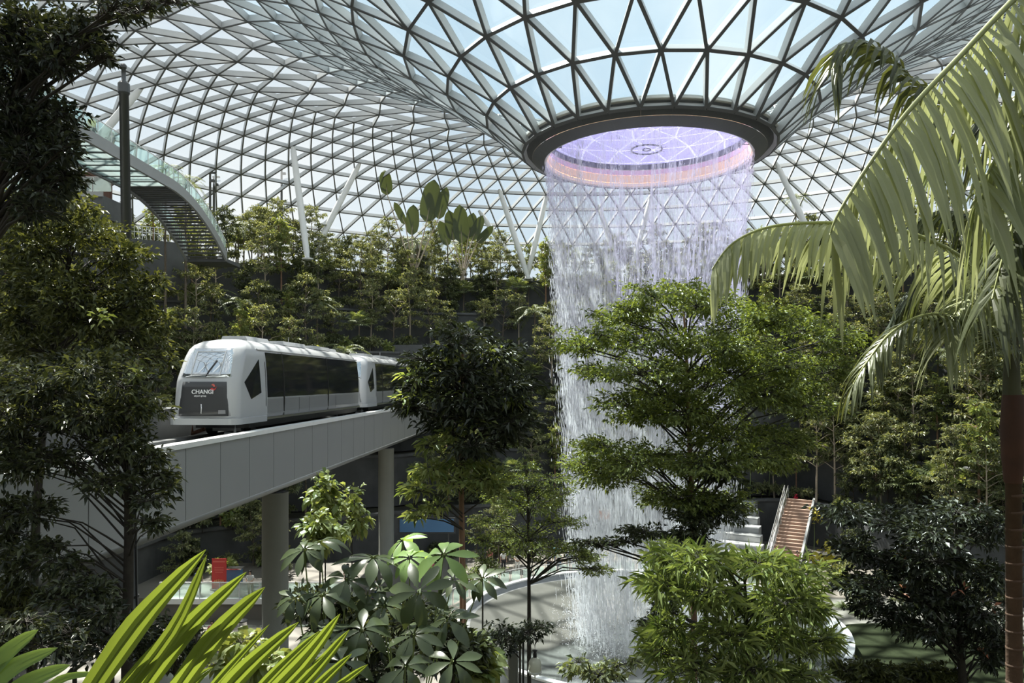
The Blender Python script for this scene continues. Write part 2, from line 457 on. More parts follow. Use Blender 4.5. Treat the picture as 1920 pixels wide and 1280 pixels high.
# ------------------------------------------------------------------ oculus ring and dish
def build_oculus():
    t = thing('oculus_ring', 'dark grey ring at the foot of the glass funnel with lit inner bands', 'roof ring', (CX, CY, 28.0))
    c = (0, 0, 0)
    n = 28
    prof_u = np.array([(7.30, 0.92), (7.22, 0.95), (6.72, 0.42), (6.80, 0.36)])
    prof_l = np.array([(6.78, 0.36), (6.70, 0.38), (6.02, 0.10), (6.10, 0.02)])
    gu = G().lathe(prof_u, 6, 0, 2*PI/n*0.996, closed=True).mesh('fascia_panel', True)
    gl = G().lathe(prof_l, 6, 0, 2*PI/n*0.998, closed=True).mesh('lower_panel', True)
    for i in range(n):
        a = part('fascia_panel', gu, 'ring_dark', t, world=False); a.rotation_euler.z = i * 2*PI/n
        b = part('lower_panel', gl, 'ring_mid', t, world=False); b.rotation_euler.z = i * 2*PI/n
    for m_ in (gu, gl): m_.polygons.foreach_set('use_smooth', np.zeros(len(m_.polygons), bool)); m_.update()
    part('gutter', G().lathe([(7.02, 0.95), (7.42, 1.0), (7.42, 1.16), (7.02, 1.12)], 84, closed=True), 'ring_white', t, world=False)
    part('lip', G().lathe([(5.98, 0.06), (6.08, 0.06), (6.08, 0.14), (5.98, 0.14)], 84, closed=True), 'ring_white', t, world=False)
    for nm, z0, z1, m_ in (('inner_band', 0.14, 0.34, 'band_cream'), ('inner_band', 0.38, 0.86, 'band_peach'), ('inner_band', 0.90, 1.22, 'band_pink'), ('inner_band', 1.26, 1.62, 'ring_mid')):
        part(nm, G().lathe([(5.90, z0), (6.0, z0), (6.0, z1), (5.90, z1)], 72, closed=True), m_, t, world=False)
    rr = np.linspace(0.02, 5.9, 12)
    pr = [(r, 0.80 + 0.80 * (r/5.9)**2) for r in rr]
    dish = part('dish', G().lathe(pr + [(r, z + 0.04) for r, z in pr[::-1]], 64, closed=True), 'dish_glass', t, True, False)
    part('dish_mark', G().lathe([(0.86, 0.74), (0.94, 0.74), (0.94, 0.80), (0.86, 0.80)], 40, closed=True), 'black', dish, world=False)
    part('dish_mark', G().lathe([(0.20, 0.74), (0.26, 0.74), (0.26, 0.78), (0.20, 0.78)], 24, closed=True), 'ring_mid', dish, world=False)
    for i in range(16):
        a = i * PI / 8
        g = G().bar((0.97*math.cos(a), 0.97*math.sin(a), 0.79), (1.25*math.cos(a), 1.25*math.sin(a), 0.81), 0.03, 0.03)
        part('dish_tick', g, 'white', dish, world=False)
build_oculus()

def lamp(name, loc, col, e, r=0.6):
    l = D.lights.new(name, 'POINT'); l.energy = e; l.color = col; l.shadow_soft_size = r
    o = D.objects.new(name, l); COL.objects.link(o); o.location = loc
    return o

for nm_, sx_, c_, lb_ in (('ring_lamp', -1, (0.66, 0.62, 1.0), 'small lavender projector on the left inside of the roof ring'), ('ring_lamp', 1, (1.0, 0.58, 0.64), 'small pink projector on the right inside of the roof ring')):
    p_ = np.array([CX + sx_*5.2, CY - 1.0, 28.45])
    t_ = thing(nm_, lb_, 'lamp', p_)
    part('housing', G().tube([p_ + np.array([0, 0, 0.06]), p_ + np.array([0, 0, 0.34])], 0.10, 12), 'black', t_, True)
    part('bracket', G().bar(p_ + np.array([0, 0, 0.3]), p_ + np.array([sx_*0.62, 0, 0.3]), 0.05, 0.05), 'black', t_)
    l_ = lamp('projector_light', tuple(p_ - np.array([0, 0, 0.1])), c_, 45, 0.15); l_.parent = t_; l_.location = (0, 0, -0.1)
# ------------------------------------------------------------------ waterfall and pool
def fall_r(z): return 3.7 + 0.0805 * z
def build_water():
    rg = np.random.default_rng(5)
    t = thing('waterfall', 'tall white column of falling water under the roof ring', 'waterfall', (CX, CY, -0.3))
    for k, off in enumerate((0.0, -0.16)):
        n, K = 96, 40
        zz = np.linspace(28.08, -0.2, K); an = np.arange(n + 1) * 2*PI/n
        wob = 1 + 0.006*np.sin(an*9 + k) + 0.004*np.sin(an*23)
        rr = (fall_r(zz) + off)
        V = np.stack([np.outer(np.cos(an)*wob, rr), np.outer(np.sin(an)*wob, rr), np.outer(np.ones(n+1), zz)], -1) + np.array([CX, CY, 0])
        i = np.arange(n)[:, None]; j = np.arange(K-1)[None]
        F = np.stack([i*K+j, (i+1)*K+j, (i+1)*K+j+1, i*K+j+1], -1).reshape(-1, 4)
        o = part('water_sheet', G().add(V.reshape(-1, 3), F), 'water_sheet', t, True)
        me = o.data; uv = me.uv_layers.new(name='UVMap')
        vi = np.empty(len(me.loops), int); me.loops.foreach_get('vertex_index', vi)
        uv.data.foreach_set('uv', np.stack([(vi // K) / n + 0.37*k, (vi % K) / K * 6 + k], 1).astype(np.float32).ravel())
    # streaks and drops: slim spindles
    n = 46000
    u = rg.random(n); z = 28.05 - 28.3 * u
    a = rg.random(n) * 2*PI
    a = a + 0.05*np.sin(a*17) + 0.02*np.sin(a*53)
    sp = 0.10 + 0.42*u
    r = fall_r(z) + rg.normal(0, 1, n) * sp
    L = (0.12 + 0.55 * rg.random(n)) * (0.6 + 0.9*u); wd = 0.009 + 0.013 * rg.random(n) + 0.008*u
    c = np.stack([CX + r*np.cos(a), CY + r*np.sin(a), z], 1)
    tilt = np.stack([-np.cos(a), -np.sin(a), np.full(n, -12.0)], 1); tilt = nrm(tilt)
    e1 = np.stack([-np.sin(a), np.cos(a), np.zeros(n)], 1); e2 = np.stack([np.cos(a), np.sin(a), np.zeros(n)], 1)
    V = np.stack([c, c + tilt*(L*0.6)[:, None] + e1*wd[:, None], c + tilt*(L*0.6)[:, None] - e1*wd[:, None]*0.5 + e2*wd[:, None]*0.87,
                  c + tilt*(L*0.6)[:, None] - e1*wd[:, None]*0.5 - e2*wd[:, None]*0.87, c + tilt*L[:, None]], 1)
    V = V[V[:, 4, 2] > -0.25]; n = len(V)
    b = (np.arange(n)*5)[:, None]
    F = np.concatenate([b + np.array([q]) for q in ([0,1,2],[0,2,3],[0,3,1],[4,2,1],[4,3,2],[4,1,3])])
    part('water_streaks', G().add(V.reshape(-1, 3), F), 'water_drop', t, kind='stuff')
    # splash mist at the foot: fine drops
    n = 9000
    a = rg.random(n)*2*PI; r = 3.7 + rg.normal(0, 0.9, n); z = -0.2 + np.abs(rg.normal(0, 1.3, n))
    c = np.stack([CX + r*np.cos(a), CY + r*np.sin(a), z], 1); s = (0.012 + 0.02*rg.random(n))[:, None]
    V = np.stack([c + s*np.array(q) for q in ((1,1,1),(-1,-1,1),(-1,1,-1),(1,-1,-1))], 1)
    b = (np.arange(n)*4)[:, None]
    F = np.concatenate([b + np.array([q]) for q in ([0,1,2],[0,3,1],[0,2,3],[1,3,2])])
    part('splash_drops', G().add(V.reshape(-1, 3), F), 'water_drop', t, kind='stuff')
    p = thing('fountain_pool', 'round grey basin of shallow water catching the waterfall', 'pool', (CX, CY, -0.6))
    part('basin', G().lathe([(0.05, -0.55), (4, -0.52), (8, -0.15), (10.7, 0.62), (10.9, 0.9), (11.1, 0.92), (11.2, 0.8), (11.2, -0.55)], 96, c=(CX, CY, 0)), 'stone_step', p, True)
    part('rim', G().lathe([(10.88, 0.90), (11.22, 0.90), (11.22, 1.0), (10.88, 1.0)], 96, c=(CX, CY, 0), closed=True), 'coping', p)
    part('water', G().lathe([(0.02, -0.30), (3, -0.30), (6.2, -0.27), (10.5, 0.62)], 96, c=(CX, CY, 0)), 'pool_water', p, True)
build_water()

# ------------------------------------------------------------------ ground, terraces, outer wall
rnd = random.Random(11)
def bump(x, c, wd): return math.exp(-((x - c) / wd) ** 2)
def rmul(th):
    """Terraces stand further out on the left than at the back."""
    k = 1.0
    if th > 128: u = min(1, (th - 128) / 45); k += 0.38 * u * u * (3 - 2 * u)
    if th < 25: u = min(1, (25 - th) / 40); k += 0.20 * u * u * (3 - 2*u)
    return k
TER = [(25, 4.0), (28.8, 8.5), (32.2, 13.0), (35.6, 18.0), (39.5, 22.5), (44.0, 27.0)]
def ter_r(k, th):
    r = TER[k][0] * rmul(th) + 0.5 * math.sin(th*0.21 + k*1.7) + 0.35 * math.sin(th*0.47 + k)
    r += (6.2 if k == 0 else 4.4 if k == 1 else 2.2 if k == 2 else 0) * bump(th, 52, 11)
    return r
def ter_pt(r, th, z): a = math.radians(th); return (CX + r*math.cos(a), CY + r*math.sin(a), z)
TH = np.arange(-28, 212.1, 2.0)
def ground_z(x, y):
    r = math.hypot(x - CX, y - CY); th = math.degrees(math.atan2(y - CY, x - CX))
    if th < -90: th += 360
    if y < 27 and abs(x) < 60: return max(0.0, 13.0 - 0.5*y)
    z = 0.0
    if -28 <= th <= 212:
        for k in range(len(TER)):
            if r > ter_r(k, th): z = TER[k][1]
    return z

def build_ground():
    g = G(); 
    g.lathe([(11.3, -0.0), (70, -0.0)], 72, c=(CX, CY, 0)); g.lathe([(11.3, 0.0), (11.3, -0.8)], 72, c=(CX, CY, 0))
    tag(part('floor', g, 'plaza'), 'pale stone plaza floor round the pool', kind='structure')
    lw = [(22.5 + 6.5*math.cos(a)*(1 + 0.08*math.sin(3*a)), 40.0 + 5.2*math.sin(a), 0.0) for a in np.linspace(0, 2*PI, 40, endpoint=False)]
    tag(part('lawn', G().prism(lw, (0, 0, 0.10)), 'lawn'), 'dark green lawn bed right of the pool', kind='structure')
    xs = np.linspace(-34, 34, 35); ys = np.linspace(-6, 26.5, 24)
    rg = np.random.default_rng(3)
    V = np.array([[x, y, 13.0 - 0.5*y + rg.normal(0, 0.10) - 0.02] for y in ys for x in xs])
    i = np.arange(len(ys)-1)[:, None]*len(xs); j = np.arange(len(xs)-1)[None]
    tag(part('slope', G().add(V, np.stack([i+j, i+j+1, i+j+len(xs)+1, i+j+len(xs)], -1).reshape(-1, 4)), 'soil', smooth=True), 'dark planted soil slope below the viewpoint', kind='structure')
    nm = ['lowest', 'second', 'third', 'fourth', 'fifth', 'top']
    for k, (r0, z1) in enumerate(TER):
        z0 = TER[k-1][1] if k else 0.0
        w = thing('terrace_wall', 'dark rock faced retaining wall of the %s planted terrace' % nm[k], 'wall'); del w['category']; w['kind'] = 'structure'
        wall = G(); cop = G(); bed = G()
        A = []; B = []; C_ = []; D_ = []
        for th in TH:
            r = ter_r(k, th); rn = ter_r(k+1, th) + 0.3 if k+1 < len(TER) else 62.5
            A.append(ter_pt(r, th, z0 - 0.05)); B.append(ter_pt(r + 0.1, th, z1)); C_.append(ter_pt(rn, th, z1 - 0.15)); D_.append(ter_pt(r + 0.45, th, z1 - 0.15))
        m = len(TH); i = np.arange(m-1)
        wall.add(A + B, np.stack([i+1, i, i+m, i+m+1], 1))
        bed.add(D_ + C_, np.stack([i+1, i, i+m, i+m+1], 1))
        top0 = [ter_pt(ter_r(k, th) - 0.08, th, z1) for th in TH]; top1 = [ter_pt(ter_r(k, th) + 0.5, th, z1) for th in TH]
        top0b = [(x, y, z - 0.22) for x, y, z in top0]; top1b = [(x, y, z - 0.3) for x, y, z in top1]
        cop.add(top0 + top1 + top0b + top1b, [np.stack([i+1, i, i+m, i+m+1], 1), np.stack([i, i+1, i+1+2*m, i+2*m], 1), np.stack([i+m+1, i+m, i+3*m, i+3*m+1], 1)])
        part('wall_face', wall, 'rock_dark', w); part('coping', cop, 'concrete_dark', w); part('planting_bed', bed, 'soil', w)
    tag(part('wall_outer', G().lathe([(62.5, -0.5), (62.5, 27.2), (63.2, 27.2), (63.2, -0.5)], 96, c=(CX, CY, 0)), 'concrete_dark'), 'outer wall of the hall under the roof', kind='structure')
build_ground()

# ------------------------------------------------------------------ guideway
def track(d, off=0.0):
    """Point on the visible fascia line at depth d, moved off metres to the left."""
    k = 0.058; u = np.array([k, 1.0]) / math.hypot(k, 1); nl = np.array([-u[1], u[0]])
    p = np.array([-10.5 + k * (d - 31.0), d]) + nl * off
    return p
TANG = math.atan2(1, 0.058)    # direction of the track in plan
def build_guideway():
    d0, d1 = 10.55, 73.0
    a = track(d0); b = track(d1)
    t = thing('guideway_beam', 'long pale grey panelled guideway beam carrying the train', 'guideway', (*track(31, 2.2), 10.0))
    u = np.append(nrm(b - a), 0); nl = np.array([-u[1], u[0], 0])
    L = 2.553
    # cross section: belly, deck
    def sec(d, off, z): return np.append(track(d, off), z)
    for nm, prof, m_ in (('core', [(0.16, 12.5), (0.16, 10.35), (0.45, 10.05), (0.9, 9.9), (3.9, 9.9), (4.35, 10.05), (4.64, 10.35), (4.64, 12.5)], 'concrete'),):
        q0 = [sec(d0, o, z) for o, z in prof]; 
        part(nm, G().prism(q0, sec(d1, 0, 0) - sec(d0, 0, 0)), m_, t)
    # soffit trim under each fascia, a rounded lower edge
    pr = []
    for k in range(7):
        an = PI/2 * k / 6
        pr.append((0.02 + 0.5*(1 - math.cos(an)), 10.35 - 0.36*math.sin(an)))
    pr += [(0.6, 10.35)]
    part('soffit_trim', G().prism([sec(d0, o, z) for o, z in pr][::-1], sec(d1, 0, 0) - sec(d0, 0, 0)), 'fascia', t, True)
    g = G().box((0, 0, 0), (L - 0.035, 0.12, 2.42)).mesh('fascia_panel')
    i = 0; d = 24.45 - 5 * 2.55
    rz = TANG
    panels = []
    while d + L < d1:
        c = track(d + L/2, 0.08)
        o = part('fascia_panel', g, 'fascia', t, world=False, loc=np.array([c[0], c[1], 11.56]) - origin(t)); o.rotation_euler.z = rz
        d += 2.553
    part('coping', G().prism([sec(d0, o, z) for o, z in ((-0.05, 12.78), (0.42, 12.78), (0.42, 12.95), (-0.05, 12.95))], sec(d1, 0, 0) - sec(d0, 0, 0)), 'coping', t)
    # far parapet with its rail
    part('far_parapet', G().prism([sec(d0, o, z) for o, z in ((4.55, 12.3), (4.72, 12.3), (4.72, 13.75), (4.55, 13.75))], sec(d1, 0, 0) - sec(d0, 0, 0)), 'concrete_dark', t)
    part('rail', G().prism([sec(d0, o, z) for o, z in ((4.5, 13.80), (4.78, 13.80), (4.78, 13.92), (4.5, 13.92))], sec(d1, 0, 0) - sec(d0, 0, 0)), 'coping', t)
    for o_ in (1.35, 3.3):
        part('running_plinth', G().prism([sec(d0, o, z) for o, z in ((o_, 12.3), (o_ + 0.4, 12.3), (o_ + 0.4, 12.62), (o_, 12.62))], sec(d1, 0, 0) - sec(d0, 0, 0)), 'concrete_dark', t)
    # portal in the hillside
    for nm, d, off, lab in (('guideway_column', 34.1, 0.72, 'thick round grey column under the guideway near the red banner'),
                            ('guideway_column', 56.5, 0.70, 'round grey column under the guideway further back'),):
        x, y = track(d, off)
        c = thing(nm, lab, 'column', (x, y, 0))
        part('shaft', G().tube([(x, y, 0), (x, y, 9.86)], 0.6, 32), 'column', c, True)
        part('bearing', G().lathe([(0.0, 9.80), (0.45, 9.80), (0.45, 9.9), (0.0, 9.9)], 32, c=(x, y, 0)), 'concrete_dark', c)
        part('base_collar', G().lathe([(0.6, 0.0), (0.66, 0.0), (0.66, 0.18), (0.6, 0.2)], 32, c=(x, y, 0)), 'column', c)
    # far-side twin columns
    x, y = track(73.2, 2.35)
    p = thing('tunnel_portal', 'dark concrete frame where the guideway enters the hillside', 'portal', (x, y, 9.0))
    for off in (-0.55, 5.25):
        q = track(73.2, off); part('jamb', G().box((q[0], q[1], 13.2), (0.8, 0.9, 9.2), TANG - PI/2), 'concrete_dark', p)
    q = track(73.2, 2.35); part('lintel', G().box((q[0], q[1], 18.2), (7.4, 0.9, 0.9), TANG - PI/2), 'concrete_dark', p)
build_guideway()

# ------------------------------------------------------------------ train
def text_mesh(body, size, depth=0.004):
    cu = D.curves.new('lettering', 'FONT'); cu.body = body; cu.size = size; cu.extrude = depth; cu.align_x = 'CENTER'; cu.offset = size * 0.022
    o = D.objects.new('lettering', cu); COL.objects.link(o)
    me = D.meshes.new_from_object(o.evaluated_get(bpy.context.evaluated_depsgraph_get()))
    D.objects.remove(o); D.curves.remove(cu)
    return me

def build_car(name, label, d_front, length, lettered):
    """Local frame: x to the right of someone facing the nose, y backwards along the car, z up from the skirt."""
    q = track(d_front, 1.0 + 1.42)
    t = thing(name, label, 'train', (q[0], q[1], 13.25), 'train cars on the guideway', TANG - PI/2)
    W = 1.42
    zs = np.array([0.05, 0.25, 0.7, 1.2, 1.75, 1.9, 2.3, 2.8, 3.15, 3.35, 3.52, 3.62, 3.68])
    wz = np.array([1.36, 1.42, 1.42, 1.42, 1.40, 1.395, 1.37, 1.33, 1.27, 1.16, 0.95, 0.65, 0.30])
    fz = np.array([0.06, 0.00, 0.03, 0.07, 0.14, 0.20, 0.42, 0.70, 0.95, 1.18, 1.55, 2.05, 2.8])
    def wf(z): return np.interp(z, zs, wz)
    def ff(z): return np.interp(z, zs, fz)
    def loop(z, infl=0.0, y_end=None):
        w_, f_, r_ = wf(z) + infl, ff(z) - infl, length - (ff(z) - infl)*0.55
        if y_end is not None: r_ = y_end
        rc = min(0.42, w_*0.6); pts = []
        for k in range(7):
            a = PI/2 * k/6; pts.append((w_ - rc + rc*math.sin(a), f_ + rc - rc*math.cos(a)))
        rr = 0.2
        for k in range(4):
            a = PI/2 * k/3; pts.append((w_ - rr + rr*math.cos(a), r_ - rr + rr*math.sin(a)))
        full = pts + [(-x, y) for x, y in pts[::-1]]
        bow = []
        for x, y in full:   # nose bows gently
            bow.append((x, y - (0.10*(1 - (x/w_)**2) if y < f_ + 0.05 else 0), z))
        return bow
    n = len(loop(1.0)); V = []; F = []
    for z in zs: V += loop(z)
    j = np.arange(n); j2 = (j+1) % n
    for k in range(len(zs)-1): F.append(np.stack([k*n + j, k*n + j2, (k+1)*n + j2, (k+1)*n + j], 1))
    F.append((np.arange(n)[::-1])[None]); F.append((np.arange(n) + (len(zs)-1)*n)[None])
    part('body', G().add(V, F), 'train_white', t, True, False)
    def front(x, z, out_=0.02):
        w_ = wf(z); rc = min(0.42, w_*0.6); y = ff(z); ax = abs(x)
        if ax > w_ - rc:
            s_ = min(1, (ax - (w_ - rc))/rc); y += rc*(1 - math.sqrt(max(0, 1 - s_*s_)))
        else: y -= 0.10*(1 - (x/w_)**2)
        return (x, y - out_, z)
    def front_patch(nm, x0b, x1b, x0t, x1t, z0, z1, m_, out_=0.02, parent=t, nx=10, nz=6):
        A = []; B = []
        for k in range(nz+1):
            v = k/nz; z = z0 + (z1-z0)*v; a_ = x0b + (x0t-x0b)*v; b_ = x1b + (x1t-x1b)*v
            for i in range(nx+1):
                x = a_ + (b_-a_)*i/nx
                A.append(front(x, z, out_)); B.append(front(x, z, -0.05))
        i = np.arange(nx)[None]; k = np.arange(nz)[:, None]*(nx+1); m = len(A)
        F1 = np.stack([k+i, k+i+1, k+i+nx+2, k+i+nx+1], -1).reshape(-1, 4)
        bd = [i_ for i_ in range(nx+1)] + [kk*(nx+1)+nx for kk in range(1, nz+1)] + [nz*(nx+1)+i_ for i_ in range(nx-1, -1, -1)] + [kk*(nx+1) for kk in range(nz-1, 0, -1)]
        bd = np.array(bd); b2 = np.roll(bd, -1)
        return part(nm, G().add(A + B, [F1, np.stack([b2, bd, bd+m, b2+m], 1)]), m_, parent, True, False)
    fp = front_patch('nose_panel', -1.14, 1.14, -1.0, 1.0, 0.30, 1.74, 'train_panel', 0.035)
    ws = front_patch('windshield', -1.10, 1.10, -0.96, 0.96, 1.94, 3.18, 'windshield', 0.035)
    # windscreen frame lines: a door in the middle
    for x0 in (-0.62, 0.62):
        g = G().tube([front(x0, z, 0.04) for z in np.linspace(2.0, 3.06, 6)], 0.025, 6); part('frame_bar', g, 'train_white', ws, world=False)
    for z in (2.03, 3.03):
        g = G().tube([front(x, z, 0.04) for x in np.linspace(-0.62, 0.62, 6)], 0.02, 6); part('frame_bar', g, 'train_white', ws, world=False)
    part('wiper', G().tube([front(0.05, 1.95, 0.07), front(0.12, 2.2, 0.07), front(0.36, 2.65, 0.07)], 0.02, 6), 'black', ws, world=False)
    # handle, plate on the nose panel
    part('handle', G().tube([front(-0.05, 0.42, 0.05), front(-0.02, 0.62, 0.09), front(-0.06, 0.80, 0.05)], 0.035, 8), 'chrome', fp, world=False)
    part('plate', G().prism([front(0.68, 0.40, 0.05), front(0.98, 0.40, 0.05), front(0.97, 0.56, 0.05), front(0.68, 0.56, 0.05)], (0, -0.012, 0)), 'grey_plate', fp, world=False)
    if lettered:
        for body, size, x, z in (('CHANGI', 0.245, -0.02, 1.24), ('airport group', 0.095, -0.11, 1.12)):
            me = text_mesh(body, size)
            me.materials.append(M['white'])
            p0 = front(x, z, 0.055)
            o = part('lettering', me, 'white', fp, world=False, loc=p0); o.rotation_euler = (PI/2, 0, 0)
            o.rotation_euler.x = PI/2 - 0.09
        def cres(cx, cz, r0, r1, a0, a1, off):
            o_ = []
            for k in range(9): a = a0 + (a1-a0)*k/8; o_.append(front(cx + r0*math.cos(a), cz + r0*math.sin(a), 0.045))
            for k in range(9): a = a1 + (a0-a1)*k/8; o_.append(front(cx + off + r1*math.cos(a), cz + off*0.6 + r1*math.sin(a), 0.045))
            return o_
        part('emblem', G().prism(cres(0.42, 1.50, 0.13, 0.08, -2.7, 0.5, 0.04), (0, -0.012, 0)), 'red', fp, world=False)
        part('emblem', G().prism(cres(0.40, 1.56, 0.09, 0.04, -0.3, 2.2, -0.02), (0, -0.012, 0)), 'red_print', fp, world=False)
    # bumper and undergear
    bp = [(x, y) for x, y, z in loop(0.25, 0.13, y_end=3.1)]
    A = [(x, y, -0.06) for x, y in bp] + [(x, y, 0.20) for x, y in bp]; nb = len(bp); i = np.arange(nb)
    part('bumper', G().add(A, [np.stack([i, (i+1) % nb, (i+1) % nb + nb, i+nb], 1), i[::-1][None], (i+nb)[None]]), 'train_white', t, False, False)
    part('underframe', G().box((0, length/2 + 0.8, -0.16), (2.4, length - 1.8, 0.30)), 'black', t, world=False)
    for y in (2.6, length - 2.6):
        for s_ in (-1, 1):
            part('wheel', G().tube([(s_*0.72, y, -0.30), (s_*1.04, y, -0.30)], 0.33, 20), 'rubber', t, world=False)
        part('axle_box', G().box((0, y, -0.32), (1.3, 0.9, 0.3)), 'train_grey', t, world=False)
    part('guide_arm', G().tube([(0.95, 0.9, -0.1), (0.95, 0.9, -0.52), (0.5, 0.9, -0.52)], 0.11, 10), 'train_grey', t, True, False)
    part('guide_arm', G().tube([(-0.95, 0.9, -0.1), (-0.95, 0.9, -0.5), (-0.35, 0.75, -0.3)], 0.09, 10), 'palm_sheath', t, True, False)
    # sides
    def side_quad(nm, pts, m_, s_, out_=0.02, parent=t):
        A = [(s_*(wf(z) + out_), y, z) for y, z in pts]; B = [(s_*(wf(z) - 0.05), y, z) for y, z in pts]
        m = len(A); i = np.arange(m); j = (i+1) % m
        return part(nm, G().add(A + B, [np.stack([i, j, j+m, i+m], 1), i[None]]), m_, parent, False, False)
    def strip(y0, y1, z0, z1, k=5):
        zz = np.linspace(z0, z1, k); return [(y0, z) for z in zz] + [(y1, z) for z in zz[::-1]]
    def side_patch(nm, y0, y1, z0, z1, m_, s_, out_=0.02, parent=t, k=6):
        zz = np.linspace(z0, z1, k); A = []
        for z in zz: A += [(s_*(wf(z)+out_), y0, z), (s_*(wf(z)+out_), y1, z)]
        for z in zz: A += [(s_*(wf(z)-0.05), y0, z), (s_*(wf(z)-0.05), y1, z)]
        i = np.arange(k-1)*2; m = 2*k
        F = [np.stack([i, i+1, i+3, i+2], 1), np.stack([i+m, i, i+2, i+2+m], 1), np.stack([i+1, i+1+m, i+3+m, i+3], 1), np.array([[0, m, m+1, 1], [2*k-2, 2*k-1, m+2*k-1, m+2*k-2]])]
        return part(nm, G().add(A, F), m_, parent, False, False)
    y0 = 3.25; y1 = length - 0.55
    for s_ in (-1, 1):
        side_quad('cab_window', [(0.78, 1.72), (1.45, 0.98), (2.55, 1.25), (2.45, 2.75)][::-1] if s_ > 0 else [(0.78, 1.72), (1.45, 0.98), (2.55, 1.25), (2.45, 2.75)], 'train_glass', s_)
        w1 = y0 + (y1-y0)*0.13; d1 = w1 + 0.10; d2 = y0 + (y1-y0)*0.575; e1 = d2 + 0.12
        lo, hi = 1.02, 3.10
        for a, b in ((y0, w1), (d1, d2), (e1, y1)):
            wd = side_patch('window', a + 0.03, b - 0.03, lo, hi, 'train_glass', s_)
            side_patch('lower_panel', a + 0.03, b - 0.03, 0.16, lo - 0.06, 'train_grey', s_, 0.012)
        for a in ((d1 + d2)/2 - 1.4, (d1+d2)/2 + 0.2, e1 + 1.4):
            side_patch('panel_joint', a, a + 0.03, 0.18, lo - 0.08, 'black', s_, 0.016)
        for a in (w1 - 0.02, d2 - 0.02):
            side_patch('door_seam', a, a + 0.15, 0.12, 3.12, 'black', s_, 0.028)
        side_patch('cab_seam', 3.10, 3.16, 0.10, 3.2, 'black', s_, 0.008)
        part('gutter', G().tube([(s_*(wf(3.2) + 0.03), y, 3.2) for y in np.linspace(2.4, length - 0.5, 6)], 0.045, 6), 'train_white', t, world=False)
        part('sill', G().bar((s_*(1.44), 3.1, 0.06), (s_*1.44, length - 0.4, 0.06), 0.07, 0.12), 'chrome', t, world=False)
    # roof equipment
    for y, l, wd in ((2.9, 2.6, 1.3), (7.2, 3.4, 1.5), (12.0, 3.0, 1.5), (15.8, 1.4, 1.0)):
        if y + l < length:
            pl = []
            part('roof_unit', G().prism([(-wd/2, y, 3.62), (-wd/2 + 0.12, y, 3.84), (wd/2 - 0.12, y, 3.84), (wd/2, y, 3.62)], (0, l, 0)), 'train_white', t, False, False)
    part('antenna', G().tube([(0.3, 9.0 if length > 12 else 6.5, 3.6), (0.3, 9.0 if length > 12 else 6.5, 4.15)], 0.025, 6), 'chrome', t, world=False)
    return t
mat('grey_plate', (0.25, 0.25, 0.26), 0.5)
build_car('train_car', 'leading grey and white train car with dark lettered nose', 30.6, 19.6, True)
build_car('train_car', 'second train car following the lettered car, half behind dark tree', 51.4, 18.5, False)

# ------------------------------------------------------------------ leaning roof columns
def build_columns():
    specs = [((675, 305), (610, 432), 'leaning white steel column left of the traveller palms'),
             ((548, 268), (572, 450), 'upright white steel column behind the palms above the train'),
             ((270, 158), (150, 300), 'white steel column leaning behind the footbridge at the far left'),
             ((936, 355), (990, 520), 'steel column leaning towards the waterfall from the left'),
             ((1026, 362), (988, 520), 'steel column leaning left beside the edge of the waterfall'),
             ((898, 395), (990, 530), 'slim white column crossing behind the other two by the waterfall'),
             ((1122, 385), (1150, 470), 'short leaning column seen through the water, left of two'),
             ((1222, 365), (1184, 505), 'leaning column seen through the water, right of two'),
             ((1455, 305), (1500, 400), 'leaning column right of the waterfall behind the palm fronds')]
    for (a, b), (c, d), lab in specs:
        top = roof_hit(a, b)
        base = P(c, d, top[1] * 0.97)
        v = base - top
        if base[2] > 26.9: base = top + v * (top[2] - 26.9) / (top[2] - base[2])
        r = 0.30
        t = thing('roof_column', lab, 'column', base, 'leaning columns under the roof')
        v = nrm(top - base); ln = np.linalg.norm(top - base)
        part('shaft', G().tube([base + v*ln*k for k in (0, 0.08, 0.5, 0.92, 1.0)], [r*0.6, r, r*1.1, r, r*0.5], 16), 'steel_white', t, True)
        part('foot', G().lathe([(0.0, 0.0), (0.55, 0.0), (0.55, 0.12), (0.3, 0.2)], 16, c=base), 'steel_grey', t)
build_columns()

